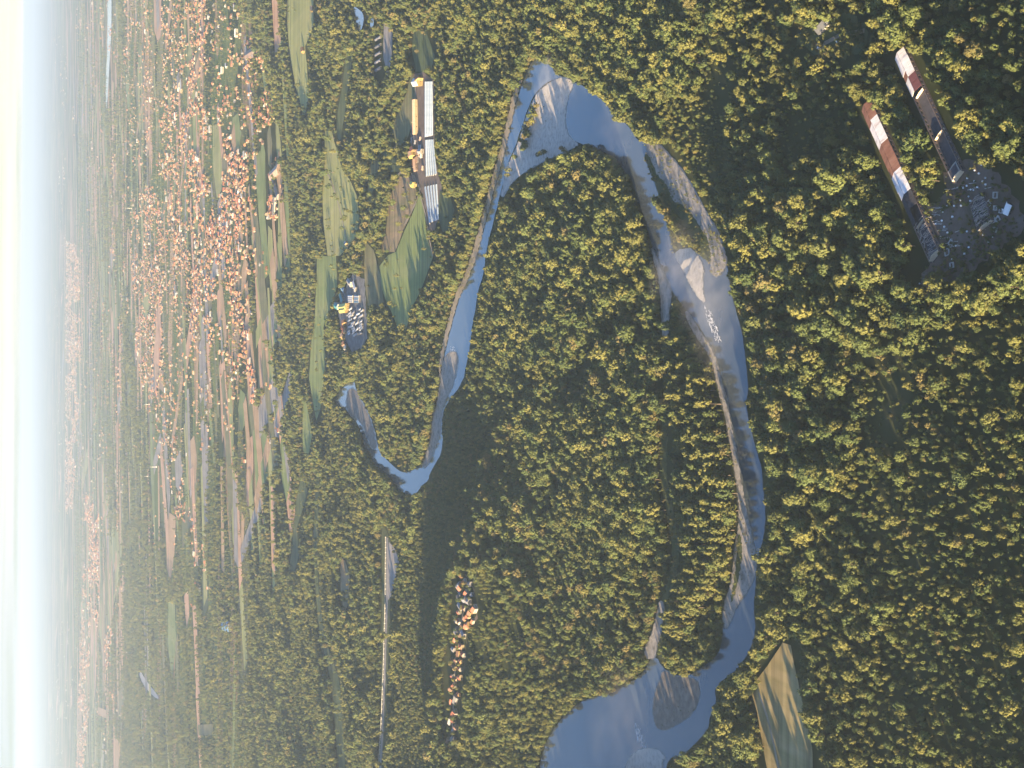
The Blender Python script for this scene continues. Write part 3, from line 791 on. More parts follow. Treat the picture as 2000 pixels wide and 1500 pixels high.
# slender trees along the near bank
SLENDER_ZONE = [(1316, 660), (1345, 650), (1385, 700), (1408, 780), (1424, 880), (1438, 960), (1436, 1040), (1425, 1120), (1400, 1180), (1345, 1240), (1320, 1200), (1362, 1120), (1368, 1010), (1362, 880), (1330, 800), (1318, 740)]
FPX = project(FP[:, :3])
sl = inpoly(FPX, SLENDER_ZONE)
FP = FP[~sl]; FPX = FPX[~sl]
slender = []
for k in range(4000):
    px, py = R.uniform(1310, 1440), R.uniform(650, 1240)
    if not inpoly(np.array([[px, py]]), SLENDER_ZONE)[0]: continue
    w = at(px, py)
    if all((w.x - a.x) ** 2 + (w.y - a.y) ** 2 > 6.0 ** 2 for a in slender): slender.append(w)
    if len(slender) >= 295: break

# lone trees and copses on gravel and in the fields: pixel of the base, scale
LONE = [(768, 592, .8), (763, 610, .8), (838, 580, .55), (700, 452, .9), (676, 446, .8), (693, 415, .7), (700, 440, .8), (800, 406, .9), (1063, 300, .6), (1070, 296, .6), (1056, 303, .5), (1107, 290, .6), (1112, 296, .55), (1012, 306, .6), (1003, 332, .7), (1000, 342, .6)]
for k in range(16):
    t = k / 15
    LONE.append((1054 - 26 * t + R.uniform(-4, 4), 206 + 84 * t + R.uniform(-3, 3), R.uniform(.5, .85)))
for k in range(30):
    t = k / 29
    LONE.append((1290 + 68 * t + R.uniform(-8, 6), 385 + 95 * t + R.uniform(-10, 8), R.uniform(.45, .8)))
_v = 0
while _v < 100:
    q = (R.uniform(862, 934), R.uniform(1118, 1448))
    if inpoly(np.array([q]), VILLAGE)[0]: LONE.append((q[0], q[1], R.uniform(.28, .6))); _v += 1
for k in range(10): LONE.append((R.uniform(1850, 1985), R.uniform(380, 540), R.uniform(.22, .4)))
for k in range(8): LONE.append((R.uniform(1575, 1690), R.uniform(35, 105), R.uniform(.2, .35)))

TREE_LABEL = {
    'leaf_olive': 'olive green broadleaf tree with a rounded crown in the dense forest nearest the camera',
    'leaf_green': 'dark green broadleaf tree with a rounded crown in the dense forest nearest the camera',
    'leaf_ochre': 'yellow ochre tinged broadleaf tree in the dense forest nearest the camera'}


def put_tree(name, ki, loc, sc, rz, label, cat, group):
    k = KIND[ki]
    e = empty(name, loc, rz, label, cat, group); e.scale = (sc, sc, sc)
    child('trunk', k['trunk'], e); child('crown', k['crown'], e)
    return e


for px, py, sc in LONE:
    ki = R.randrange(6)
    if px > 1800: lb = 'small bushy tree on the bare yard between the ruined barns'
    elif px > 1550: lb = 'small bush in the dark grassy forest clearing with the parked cars'
    elif px > 1280: lb = 'low riverside tree on the narrow strip between the river and the grey gravel bar'
    elif px > 990: lb = 'dark bushy tree standing on the pale gravel spit at the river bend'
    elif px > 855: lb = 'garden tree among the small houses of the village on the wooded crest'
    else: lb = 'lone round tree standing in the open green fields beyond the river'
    put_tree('broadleaf_tree', ki, at(px, py), sc, R.uniform(0, 6.28), lb, 'tree', 'trees standing apart from the forest')

# the 215 forest trees that show largest become things of their own
inside = (FPX[:, 0] > 0) & (FPX[:, 0] < 1990) & (FPX[:, 1] > 6) & (FPX[:, 1] < 1494)
key = np.where(inside, FPX[:, 0] - 1000, -1e9) * (0.35 + FP[:, 3])
order = np.argsort(-key)[:215]
for i in order:
    x, y, z, sc, var, rz = FP[i]
    ki = int(var)
    put_tree('broadleaf_tree', ki, (x, y, z), sc, rz, TREE_LABEL[KIND[ki]['mk']], 'tree', 'forest trees nearest the camera')
keep = np.ones(len(FP), bool); keep[order] = False
FP = FP[keep]
for w in slender:
    ki = 6 if R.random() < .7 else 7
    put_tree('slender_tree', ki, w - Vector((0, 0, .2)), (R.uniform(1.0, 1.38) if project([w])[0][0] > 1376 else R.choice([.55, .65, .8, 1.05, 1.2])), R.uniform(0, 6.28),
             'tall slender tree in the sunlit stand along the narrow gravel beach' if ki == 6 else 'tall slender darker green tree in the stand along the narrow gravel beach', 'tree', 'slender trees along the near river bank')


def scatter(name, data, protos, kind, label=None):
    """one object: instances of PROTOS on points (x, y, z, scale, variant, turn)"""
    me = bpy.data.meshes.new(name); me.from_pydata(data[:, :3].tolist(), [], [])
    for nm, col in (('sc', 3), ('var', 4), ('turn', 5)):
        a = me.attributes.new(nm, 'FLOAT', 'POINT'); a.data.foreach_set('value', np.ascontiguousarray(data[:, col], dtype=np.float32))
    o = bpy.data.objects.new(name, me); C.objects.link(o); o['kind'] = kind
    if label: o['label'] = label
    ng = bpy.data.node_groups.new(name, 'GeometryNodeTree')
    ng.interface.new_socket('Geometry', in_out='INPUT', socket_type='NodeSocketGeometry')
    ng.interface.new_socket('Geometry', in_out='OUTPUT', socket_type='NodeSocketGeometry')
    nd, ln = ng.nodes, ng.links
    gi = nd.new('NodeGroupInput'); go = nd.new('NodeGroupOutput'); jn = nd.new('GeometryNodeJoinGeometry')

    def att(n):
        a = nd.new('GeometryNodeInputNamedAttribute'); a.data_type = 'FLOAT'; a.inputs['Name'].default_value = n
        return a.outputs['Attribute']
    sc, var, turn = att('sc'), att('var'), att('turn')
    cx = nd.new('ShaderNodeCombineXYZ'); ln.new(turn, cx.inputs[2])
    shp = me.attributes.new('shape', 'FLOAT_VECTOR', 'POINT')
    w_ = NR.uniform(.82, 1.24, (len(data), 2)); q_ = np.stack([w_[:, 0], w_[:, 1], NR.uniform(.88, 1.16, len(data))], -1) * data[:, 3:4]
    if kind != 'stuff' or name == 'town': q_ = np.repeat(data[:, 3:4], 3, 1)
    shp.data.foreach_set('vector', np.ascontiguousarray(q_.ravel(), dtype=np.float32))
    tl = me.attributes.new('tilt', 'FLOAT_VECTOR', 'POINT')
    t_ = np.zeros((len(data), 3)); t_[:, 2] = data[:, 5]
    if name != 'town': t_[:, :2] = NR.normal(0, .07, (len(data), 2))
    tl.data.foreach_set('vector', np.ascontiguousarray(t_.ravel(), dtype=np.float32))

    def attv(n):
        a = nd.new('GeometryNodeInputNamedAttribute'); a.data_type = 'FLOAT_VECTOR'; a.inputs['Name'].default_value = n
        return [x for x in a.outputs if x.name == 'Attribute' and x.enabled][0]
    rot_, scl_ = attv('tilt'), attv('shape')
    for k, p in enumerate(protos):
        oi = nd.new('GeometryNodeObjectInfo'); oi.inputs['Object'].default_value = p; oi.inputs['As Instance'].default_value = True
        cmpn = nd.new('FunctionNodeCompare'); cmpn.data_type = 'FLOAT'; cmpn.operation = 'EQUAL'
        cmpn.inputs['Epsilon'].default_value = 0.2
        ln.new(var, cmpn.inputs['A']); cmpn.inputs['B'].default_value = k
        ip = nd.new('GeometryNodeInstanceOnPoints')
        ln.new(gi.outputs[0], ip.inputs['Points']); ln.new(oi.outputs['Geometry'], ip.inputs['Instance'])
        ln.new(cmpn.outputs[0], ip.inputs['Selection']); ln.new(rot_, ip.inputs['Rotation']); ln.new(scl_, ip.inputs['Scale'])
        ln.new(ip.outputs[0], jn.inputs[0])
    ln.new(jn.outputs[0], go.inputs[0])
    md = o.modifiers.new('scatter', 'NODES'); md.node_group = ng
    return o


scatter('forest', FP, PROTO, 'stuff')
scrub = []
for poly, n, s0, s1 in ((GRAVEL[1][1], 420, .05, .18), (GRAVEL[4][1], 200, .04, .14), (OLD_CHANNEL, 300, .06, .24), (YARD, 800, .06, .24), (CLEARING, 700, .06, .30), (GRAVEL[2][1], 500, .06, .22), (GRAVEL[12][1], 120, .06, .2), (FIELDS[20][1], 60, .04, .1), (GRAVEL[11][1], 400, .06, .18), (GRAVEL[0][1], 60, .05, .14), (GRAVEL[5][1], 60, .04, .1)):
    xs = [p[0] for p in poly]; ys = [p[1] for p in poly]; k = 0
    while k < n:
        q = (R.uniform(min(xs), max(xs)), R.uniform(min(ys), max(ys)))
        if not inpoly(np.array([q]), poly)[0] or any(inpoly(np.array([q]), b_)[0] for b_ in BARN_KEEP): continue
        k += 1; w = at(*q)
        if vnoise(w.x / 14, w.y / 14, 91) < .5 and R.random() < .8: continue
        scrub.append((w.x, w.y, w.z - .1 + (.6 if poly is not YARD else .1), R.uniform(s0, s1), NK + R.randrange(6), R.uniform(0, 6.28)))
scatter('undergrowth', np.array(scrub), PROTO, 'stuff')
print('trees', len(FP), 'slender', len(slender))

# ------------------------------------------------------------------ houses
def house_parts(w, l, h, rh, wall, roof, over=.4):
    wb = MB()
    wb.add([(-w/2, -l/2, 0), (w/2, -l/2, 0), (w/2, l/2, 0), (-w/2, l/2, 0), (-w/2, -l/2, h), (w/2, -l/2, h), (w/2, l/2, h), (-w/2, l/2, h), (0, -l/2, h+rh), (0, l/2, h+rh)],
           [(0, 1, 5, 8, 4), (1, 2, 6, 5), (2, 3, 7, 9, 6), (3, 0, 4, 7)])
    # dark window openings standing 3 cm proud
    for s in (-1, 1):
        for k in range(-1, 2):
            y = k * l * .3; x = s * (w/2 + .03)
            wb.add([(x, y-.6, h*.3), (x, y+.6, h*.3), (x, y+.6, h*.65), (x, y-.6, h*.65)], [(0, 1, 2, 3)], 1)
            x = k * w * .28; y = s * (l/2 + .03)
            wb.add([(x-.5, y, h*.3), (x+.5, y, h*.3), (x+.5, y, h*.65), (x-.5, y, h*.65)], [(0, 1, 2, 3)], 1)
    rb = MB(); e = over; sl = rh / (w/2)
    for s in (-1, 1):
        x1 = s * (w/2 + e); z1 = h - sl*e
        p = [(0, -l/2-e, h+rh+.02), (x1, -l/2-e, z1), (x1, l/2+e, z1), (0, l/2+e, h+rh+.02)]
        q = [(a, b, c+.22) for a, b, c in p]
        rb.add(p + q, [(0, 1, 2, 3), (4, 5, 6, 7), (0, 1, 5, 4), (1, 2, 6, 5), (2, 3, 7, 6), (3, 0, 4, 7)])
    rb.box(w*.15, l*.15, h+rh*.4, w*.15+.7, l*.15+.7, h+rh+.9)
    return wb, rb


HV = []
for i, (w, l, h, rh, wk, rk) in enumerate([
        (9, 11, 5.0, 3.2, 'cream', 'tile'), (9, 12, 5.6, 3.0, 'white', 'tile'), (8, 10, 4.5, 3.2, 'yellow', 'brown'), (10, 13, 6.2, 3.0, 'peach', 'orange'),
        (9, 10, 5.2, 3.4, 'cream', 'brown'), (10, 16, 4.6, 2.6, 'greywall', 'grey'), (8, 12, 5.5, 2.8, 'white', 'orange'), (9, 11, 5.8, 3.0, 'ochre', 'tile'), (12, 22, 7.5, 2.4, 'white', 'pale')]):
    wb, rb = house_parts(w, l, h, rh, None, None)
    mb = MB(); mb.add(wb.v, [f for f, q in zip(wb.f, wb.m) if q == 0], 0)
    mb.add(wb.v, [f for f, q in zip(wb.f, wb.m) if q == 1], 2); mb.add(rb.v, rb.f, 1)
    me = mb.mesh('house', [M['wall_' + wk], M['roof_' + rk], M['dark_open']])
    HV.append(dict(me=me, wall=wk, roof=rk, w=w, l=l, wallmesh=wb.mesh('wall', [M['wall_' + wk], M['dark_open']]), roofmesh=rb.mesh('roof', [M['roof_' + rk]])))
HPROTO = [bpy.data.objects.new('town_house', v['me']) for v in HV]

houses = []     # px, x, y, z, scale, variant, turn
AVOID = [p for m_, p in FIELDS]


def try_house(px, py, smul=1.0, mind=0):
    pt = np.array([[px, py]])
    for p in AVOID:
        if inpoly(pt, p)[0]: return
    w = at(px, py)
    rv = R.random()
    var = min(8, int(np.searchsorted([.17, .33, .47, .58, .70, .76, .87, .97], rv)))
    turn = R.choice([0, math.pi / 2]) + R.gauss(.25, .22)
    houses.append((px, w.x, w.y, w.z, R.uniform(.8, 1.3) * smul, var, turn))


for poly, n in TOWNS:
    xs = [p[0] for p in poly]; ys = [p[1] for p in poly]; k = 0; t = 0
    while k < n * 1.75 and t < n * 14:
        t += 1
        px, py = R.uniform(min(xs), max(xs)), R.uniform(min(ys), max(ys))
        if not inpoly(np.array([[px, py]]), poly)[0]: continue
        if fbm(px / 9, py / 40, 51, 2) < .40: continue
        try_house(px, py, R.uniform(.48, .76) if px > 240 else 1.05); k += 1
for c in range(210):
    cx_, cy_ = R.uniform(95, 250), R.uniform(-20, 1500); n = R.randrange(4, 16)
    for k in range(n): try_house(cx_ + R.gauss(0, 2.0), cy_ + R.gauss(0, 22), 1.0 if cx_ < 160 else .85)
for c in range(150):
    cx_, cy_ = R.uniform(235, 540), R.uniform(-10, 1200)
    if cy_ > 900 and cx_ > 420: continue
    for k in range(R.randrange(2, 6)): try_house(cx_ + R.gauss(0, 4), cy_ + R.gauss(0, 16), .6)
houses.sort(key=lambda h: -h[0])
ROOFW = dict(tile='red tiled', brown='brown', orange='orange tiled', grey='grey sheet', pale='pale sheet')
WALLW = dict(cream='cream', white='white', yellow='yellow', peach='peach', greywall='grey', ochre='ochre')
NIND = 190
for h in houses[:NIND]:
    v = HV[h[5]]
    o = bpy.data.objects.new('house', v['me']); C.objects.link(o)
    o.location = (h[1], h[2], h[3]); o.scale = (h[4],) * 3; o.rotation_euler = (0, 0, h[6])
    tag(o, f"{WALLW[v['wall']]} walled house with {ROOFW[v['roof']]} roof at the near edge of the distant town", 'house', 'houses at the near edge of the town')
rest = np.array([h[1:] for h in houses[NIND:]])
scatter('town', rest, HPROTO, 'stuff')
print('houses', len(houses))

# the village on the crest
vil = 0; spots = []
for k in range(3000):
    px, py = R.uniform(862, 934), R.uniform(1118, 1448)
    if not inpoly(np.array([[px, py]]), VILLAGE)[0]: continue
    w = at(px, py)
    if any((w - s).length < 9.5 for s in spots): continue
    spots.append(w)
    v = HV[R.choice([0, 1, 1, 4, 4, 5, 5, 5, 7, 2])]
    sc = R.uniform(.45, .78)
    e = empty('house', w, R.gauss(.3, .5), f"{WALLW[v['wall']]} walled village house with {ROOFW[v['roof']]} roof on the wooded crest above the shaded slope", 'house', 'village houses on the wooded crest')
    e.scale = (sc,) * 3
    child('wall', v['wallmesh'], e); child('roof', v['roofmesh'], e)
    vil += 1
    if vil >= 84: break
print('village', vil)

# ------------------------------------------------------------------ long barns in the forest
def frame_from(TL, TR, BL, z):
    a = on_plane(*TL, z); b = on_plane(*TR, z); c = on_plane(*BL, z)
    ax = Vector((c[0] - a[0], c[1] - a[1])); L = ax.length; ax.normalize()
    e = Vector((b[0] - a[0], b[1] - a[1]))
    nrm = Vector((-ax.y, ax.x)); W = e.dot(nrm)
    if W < 0: pass
    return Vector((a[0], a[1])), ax, L, nrm * (1 if W > 0 else -1), abs(W)


def barn(name, label, TL, TR, BL, segs, parts_, eave=3.4, rise=1.7):
    """local x = along the barn (0..L), local y = across (0 = left eave .. W)"""
    o2, ax, L, nr, W = frame_from(TL, TR, BL, eave)
    rz = math.atan2(ax.y, ax.x)
    flip = 1 if (Vector((-ax.y, ax.x)).dot(nr) > 0) else -1
    e = empty(name, (o2.x, o2.y, 0), rz, label, 'barn')
    Y = lambda y: y * flip
    print(name, 'L', round(L, 1), 'W', round(W, 1))
    t = .35

    def bx(mb, x0, y0, z0, x1, y1, z1, mi=0):
        a, b = sorted((Y(y0), Y(y1))); mb.box(x0, a, z0, x1, b, z1, mi)
    wl = MB(); nwin = int(L / 4)
    for y0 in (0, W - t):
        bx(wl, 0, y0, 0, L, y0 + t, 1.3)                     # plinth
        bx(wl, 0, y0, 2.5, L, y0 + t, eave)                  # lintel band
        for k in range(nwin + 1):
            x = (L - 1.6) * k / nwin; bx(wl, x, y0 + .002, 1.3, x + 1.6, y0 + t - .002, 2.5)
    wl.build('wall', M['brick_wall'], e)
    fl = MB(); bx(fl, t, t, .3, L - t, W - t, .45); fl.build('floor', M['slab'], e)
    gw = MB()
    for f in parts_:
        x = f * L
        for s in (0, 1):
            pass
        y0, y1, ym = Y(.02), Y(W - .02), Y(W / 2)
        cut = 0.0 if f in (0.0, .99, .61) else 1.5
        ps = [(x, y0, .3), (x, y1, .3), (x, y1, eave - cut), (x, ym, eave - cut * .6 + (rise if cut == 0 else 0)), (x, y0, eave - cut)]
        q = [(x + .3, b, c) for a, b, c in ps]
        mbp = MB(); mbp.add(ps + q, [(0, 1, 2, 3, 4), (9, 8, 7, 6, 5)] + [(i, (i + 1) % 5, 5 + (i + 1) % 5, 5 + i) for i in range(5)])
        mbp.build('gable', M['render_wall'], e)
    for f0, f1, side, mk in segs:
        x0, x1 = f0 * L, f1 * L
        if mk == 'rafters':
            mb = MB(); n = max(3, int((x1 - x0) / 1.1)); rr = random.Random(int(f0 * 1000))
            for k in range(n):
                x = x0 + (x1 - x0) * (k + .5) / n + rr.uniform(-.3, .3)
                for ya in (0.2, W - .2):
                    if rr.random() < .22: continue
                    zt = eave + rise - rr.choice([0, 0, .3, 1.2, 2.6])
                    mb.bar((x, Y(ya), eave - rr.choice([0, 0, 1.5])), (x + rr.uniform(-1.6, 1.6), Y(W / 2 + rr.uniform(-.8, .8)), zt), .13, 0, 4)
            for k in range(n * 2):
                x = rr.uniform(x0, x1); y = rr.uniform(.6, W - .6); a = rr.uniform(-.6, .9); l = rr.uniform(1.2, 3.2)
                mb.bar((x, Y(y), rr.uniform(.5, 1.8)), (x + math.cos(a) * l, Y(min(W - .3, max(.3, y + math.sin(a) * l))), rr.uniform(.5, 2.2)), .11, 0, 4)
            mb.build('rafters', M['timber'], e); continue
        if mk == 'flat':
            mb = MB(); bx(mb, x0 + .8, .9, eave + .1, x1 - .4, W - .9, eave + .45); mb.build('roof', M['grey_wall'], e)
            mb = MB(); bx(mb, x0 + 1.6, 1.7, eave + .45, x1 - 1.2, W - 1.7, eave + .6); mb.build('roof', M['slab'], e); continue
        ya, yb = (-.35, W / 2) if side == 0 else (W + .35, W / 2)
        za, zb = eave - .1, eave + rise
        rr = random.Random(int(f0 * 997) + side); mb = MB()
        n = max(2, int((x1 - x0) / 5.5)); g = 0.12
        for k in range(n):
            p0 = x0 + (x1 - x0) * k / n + g / 2; p1 = x0 + (x1 - x0) * (k + 1) / n - g / 2
            dz = rr.uniform(0, .07)
            ydrop = rr.uniform(0, .5)
            yl = ya + (ydrop if side == 0 else -ydrop)
            yr = yb - (.12 if side == 0 else -.12)
            ps = [(p0, Y(yl), za + dz), (p1, Y(yl), za + dz), (p1, Y(yr), zb + dz), (p0, Y(yr), zb + dz)]
            q = [(a, b, c + .12) for a, b, c in ps]
            mb.add(ps + q, [(0, 1, 2, 3), (7, 6, 5, 4), (0, 1, 5, 4), (1, 2, 6, 5), (2, 3, 7, 6), (3, 0, 4, 7)])
        mb.build('roof', M[mk], e)
    return e


barn('barn', 'roofless barn with one white sheeted end and yellow cross walls along a grey floor', (1748, 116), (1765, 92), (1860, 358),
     [(0, .155, 0, 'white_sheet'), (.155, .205, 0, 'rust_sheet'), (.205, .32, 0, 'white_sheet'), (0, .205, 1, 'white_sheet'), (.205, .325, 1, 'maroon_sheet'), (.915, .995, 0, 'flat')],
     [0.0, .33, .665, .905, .99])
barn('barn', 'long barn with alternating white and rust brown roof sheets and a collapsed end', (1683, 217), (1699, 193), (1815, 514),
     [(0, .13, 0, 'rust_sheet'), (0, .11, 1, 'rust_sheet'), (.13, .275, 0, 'white_sheet'), (.11, .275, 1, 'white_sheet'), (.275, .465, 0, 'rust_sheet'), (.275, .465, 1, 'rust_sheet'),
      (.465, .61, 0, 'white_sheet'), (.465, .61, 1, 'white_sheet'), (.61, .78, 0, 'open_bay_dark'), (.61, .70, 1, 'open_bay_dark'), (.78, .99, 0, 'rafters')],
     [0.0, .61, .785, .99])
barn('ruined_barn', 'collapsed square building of tangled pale rafters in the middle of the bare yard', (1893, 397), (1925, 396), (1909, 452), [(0, 1, 0, 'rafters'), (.3, .7, 0, 'rafters'), (.1, .9, 0, 'rafters')], [.99], 2.6, 1.6)

w = at(1974, 408)
wb, rb = house_parts(4.6, 6.0, 2.4, 1.3, None, None, .3)
e = empty('shed', w, 1.0, 'small shed with a white two sided roof alone beside the bare yard', 'shed')
wb.build('wall', [M['wall_greywall'], M['dark_open']], e); rb.build('roof', M['white_paint'], e)

# white round bales on the yard
bm = bmesh.new(); bmesh.ops.create_cone(bm, cap_ends=True, segments=14, radius1=.68, radius2=.68, depth=1.15)
bmesh.ops.bevel(bm, geom=[x for x in bm.edges if x.calc_face_angle(0) > 1], offset=.2, segments=2, affect='EDGES')
bmesh.ops.translate(bm, verts=bm.verts, vec=(0, 0, .6))
bale = bpy.data.meshes.new('bale'); bm.to_mesh(bale); bm.free(); bale.materials.append(M['bale_wrap'])
BALES = [(1440, 120), (1368, 175), (1416, 207), (1482, 255), (1292, 258), (1365, 287), (1454, 290), (1485, 323), (1287, 337), (1250, 360), (1398, 350), (1327, 377), (1356, 382), (1305, 450), (1224, 487), (1107, 510), (1078, 548), (1155, 547), (1228, 545), (1034, 612), (1138, 660), (1326, 495),
         (1027, 702), (961, 735), (1053, 765), (1086, 826), (1013, 868), (1171, 964), (1308, 980), (1265, 1047), (1134, 1105), (1290, 815), (1455, 850), (1557, 872), (1552, 778), (850, 1330), (792, 1360), (912, 1412), (1513, 925)]
for x, y in BALES:
    px, py = 1650 + x * 350 / 1875, 300 + y * 280 / 1500
    o = bpy.data.objects.new('round_bale', bale); C.objects.link(o); o.location = at(px, py) + Vector((0, 0, .3)); o.rotation_euler = (0, 0, R.uniform(0, 6)); s = R.uniform(.65, .95); o.scale = (s, s, s)
    tag(o, 'small round white lump scattered on the bare brown yard among the ruined barns', 'bale', 'white round bales on the yard')
# fallen concrete beams
for k in range(34):
    if k < 14: x, y = R.uniform(860, 1010), 560 + 14 * k + R.uniform(-5, 5)
    elif k < 26: x, y = R.uniform(1000, 1190), R.uniform(770, 970)
    else: x, y = R.uniform(1060, 1560), R.choice([310, 350, 360, 375])
    p = at(1650 + x * 350 / 1875, 300 + y * 280 / 1500); mb = MB(); l = R.uniform(3, 9)
    mb.box(-l / 2, -.14, 0, l / 2, .14, .3); mb.box(-l / 2 - .05, -.22, 0, -l / 2 + .3, .22, .34)
    o = mb.build('concrete_beam', M['concrete'], None, p + Vector((0, 0, .27)), math.pi / 2 + R.gauss(0, .12))
    tag(o, 'pale concrete beam lying with others in rows on the yard beside the collapsed barn end', 'beam', 'concrete beams lying on the yard')
for x, y in [(1585, 435), (1515, 527), (1585, 570), (1645, 598), (1560, 692), (1612, 688), (1585, 795), (1120, 940), (1080, 1030), (1130, 1168), (850, 1330)]:
    p = at(1650 + x * 350 / 1875, 300 + y * 280 / 1500); mb = MB(); s = R.uniform(1.4, 2.2)
    mb.box(-s, -s, 0, s, -s + .4, .9); mb.box(-s, s - .4, 0, s, s, .9); mb.box(-s, -s + .4, 0, -s + .4, s - .4, .9); mb.box(s - .4, -s + .4, 0, s, s - .4, .9)
    o = mb.build('concrete_basin', M['concrete'], None, p + Vector((0, 0, .27)), R.uniform(0, 1.5))
    tag(o, 'low square concrete basin open at the top on the bare yard', 'basin', 'concrete basins on the yard')

# clearing: cottage and cars
w = at(1611, 50)
wb, rb = house_parts(7.5, 11, 2.8, 2.4, None, None, .5)
e = empty('cottage', w, .35, 'small dark roofed cottage alone in the grassy forest clearing', 'cottage')
wb.build('wall', [M['grey_wall'], M['dark_open']], e); rb.build('roof', M['roof_dark'], e)
w = at(1618, 44)
wb, rb = house_parts(4, 6, 2.2, .7, None, None, .2)
e = empty('shed', w, .35, 'small pale roofed shed touching the dark cottage in the forest clearing', 'shed')
wb.build('wall', [M['grey_wall'], M['dark_open']], e); rb.build('roof', M['roof_pale'], e)


def car(px, py, rz, paint, label):
    e = empty('parked_car', at(px, py) + Vector((0, 0, .25)), rz, label, 'car')
    b = MB()
    prof = [(-2.1, .35), (-2.15, .85), (-1.3, .95), (-.7, 1.45), (.9, 1.45), (1.6, .98), (2.1, .85), (2.1, .35)]
    n = len(prof)
    vs_ = [(x, -.82 if z < 1.2 else -.66, z) for x, z in prof] + [(x, .82 if z < 1.2 else .66, z) for x, z in prof]
    b.add(vs_, [tuple(range(n)), tuple(range(2 * n - 1, n - 1, -1))] + [(i, n + i, n + (i + 1) % n, (i + 1) % n) for i in range(n)])
    b.build('body', paint, e)
    g_ = MB()
    for s in (-1, 1):
        g_.add([(-1.15, s * .83, 1.0), (1.4, s * .83, 1.0), (.85, s * .70, 1.38), (-.65, s * .70, 1.38)], [(0, 1, 2, 3)])
    g_.add([(-1.32, -.6, 1.0), (-1.32, .6, 1.0), (-.78, .55, 1.42), (-.78, -.55, 1.42)], [(0, 1, 2, 3)])
    g_.add([(1.62, -.6, 1.03), (1.62, .6, 1.03), (.98, .55, 1.44), (.98, -.55, 1.44)], [(0, 1, 2, 3)])
    g_.build('window', M['car_glass'], e)
    for x in (-1.35, 1.3):
        for s in (-1, 1):
            q = MB(); q.bar((x, s * .70, .34), (x, s * .88, .34), .34, 0, 12); q.build('wheel', M['rubber'], e)


car(1601, 94, 1.1, M['white_paint'], 'white car parked alone at the left edge of the forest clearing')
car(1638, 81, .9, M['white_paint'], 'white car parked on the grass behind the cottage in the clearing')
car(1598, 87, 1.3, plain('grey_paint', (.12, .13, .15)), 'dark grey car parked close to a white car in the clearing')

# ------------------------------------------------------------------ polytunnels and the nursery
def tunnel(a, b, w, h, label):
    a = at(*a); b = at(*b); d = b - a; L = d.length
    e = empty('polytunnel', a, math.atan2(d.y, d.x), label, 'polytunnel', 'polytunnels in rows beside the nursery sheds')
    mb = MB(); n = 9; seg = max(6, int(L / 6))
    vs_ = []
    for k in range(seg + 1):
        x = L * k / seg; hh = h * (1 if k % 2 == 0 else .975)
        for j in range(n):
            t = math.pi * j / (n - 1); vs_.append((x, -math.cos(t) * w / 2, .3 + math.sin(t) * hh))
    fs_ = [(k * n + j, k * n + j + 1, (k + 1) * n + j + 1, (k + 1) * n + j) for k in range(seg) for j in range(n - 1)]
    mb.add(vs_, fs_); mb.build('film', M['poly_film'], e)
    for x0 in (0, L):
        q = MB(); q.add([(x0, -math.cos(math.pi * j / (n - 1)) * w / 2 * .99, .3 + math.sin(math.pi * j / (n - 1)) * h * .99) for j in range(n)], [tuple(range(n))])
        q.build('end_panel', M['roof_grey'], e)


for k in range(5):
    t = k / 4
    tunnel((831.5 + 21.5 * t, 366 - 5 * t), (841 + 16 * t, 436 - 6 * t), 5.6, 1.7, 'long pale blue polytunnel in the lower block of the nursery beside the green field')
for k in range(5):
    t = k / 4
    tunnel((833 + 13 * t, 274), (834.5 + 18 * t, 345 - 4 * t), 5.4, 1.7, 'long pale blue polytunnel in the middle block of the nursery')
for k in range(5):
    t = k / 4
    tunnel((832 + 12 * t, 160), (832 + 13 * t, 268 - 3 * t), 5.0, 1.7, 'long faded polytunnel in the upper block of the nursery')


def shed(name, a, b, w, h, rh, wall, roof, label, cat='shed', group=None):
    a = at(*a); b = at(*b); d = b - a; L = d.length
    wb, rb = house_parts(w, L, h, rh, None, None, .3)
    e = empty(name, (a + b) / 2, math.atan2(d.y, d.x) - math.pi / 2, label, cat, group)
    wb.build('wall', [M['wall_' + wall], M['dark_open']], e); rb.build('roof', M['roof_' + roof], e)
    return e


shed('nursery_shed', (814, 196), (815, 262), 9, 4.5, 2.2, 'cream', 'tan', 'long low nursery shed with a tan roof beside the upper polytunnels')
shed('nursery_building', (816, 162), (826, 160), 11, 7, 3, 'yellow', 'pale', 'tall yellow building at the top end of the nursery', 'building')
shed('nursery_building', (824, 152), (826, 158), 9, 8, 3.5, 'yellow', 'brown', 'yellow building with a brown roof behind the nursery beside the wood', 'building')
shed('nursery_building', (811, 298), (812, 307), 10, 8, 3, 'yellow', 'tan', 'bright yellow house in the middle of the nursery', 'house')
shed('nursery_building', (811, 290), (813, 297), 8, 6, 3, 'ochre', 'tile', 'ochre house with red roof next to the bright yellow nursery house', 'house')
shed('nursery_shed', (813, 312), (815, 334), 6, 3.5, 1.8, 'peach', 'tan', 'narrow tan roofed shed below the yellow nursery house', 'shed')
shed('nursery_shed', (808, 345), (811, 358), 7, 4, 2, 'white', 'brown', 'brown roofed shed at the lower end of the nursery', 'shed')
shed('nursery_building', (810, 360), (814, 362), 8, 6, 2, 'yellow', 'lime', 'small yellow building at the lower corner of the nursery beside the fields', 'building')
shed('nursery_shed', (822, 296), (828, 296), 7, 4, 2, 'white', 'pale', 'pale shed standing across the ends of the polytunnels', 'shed')
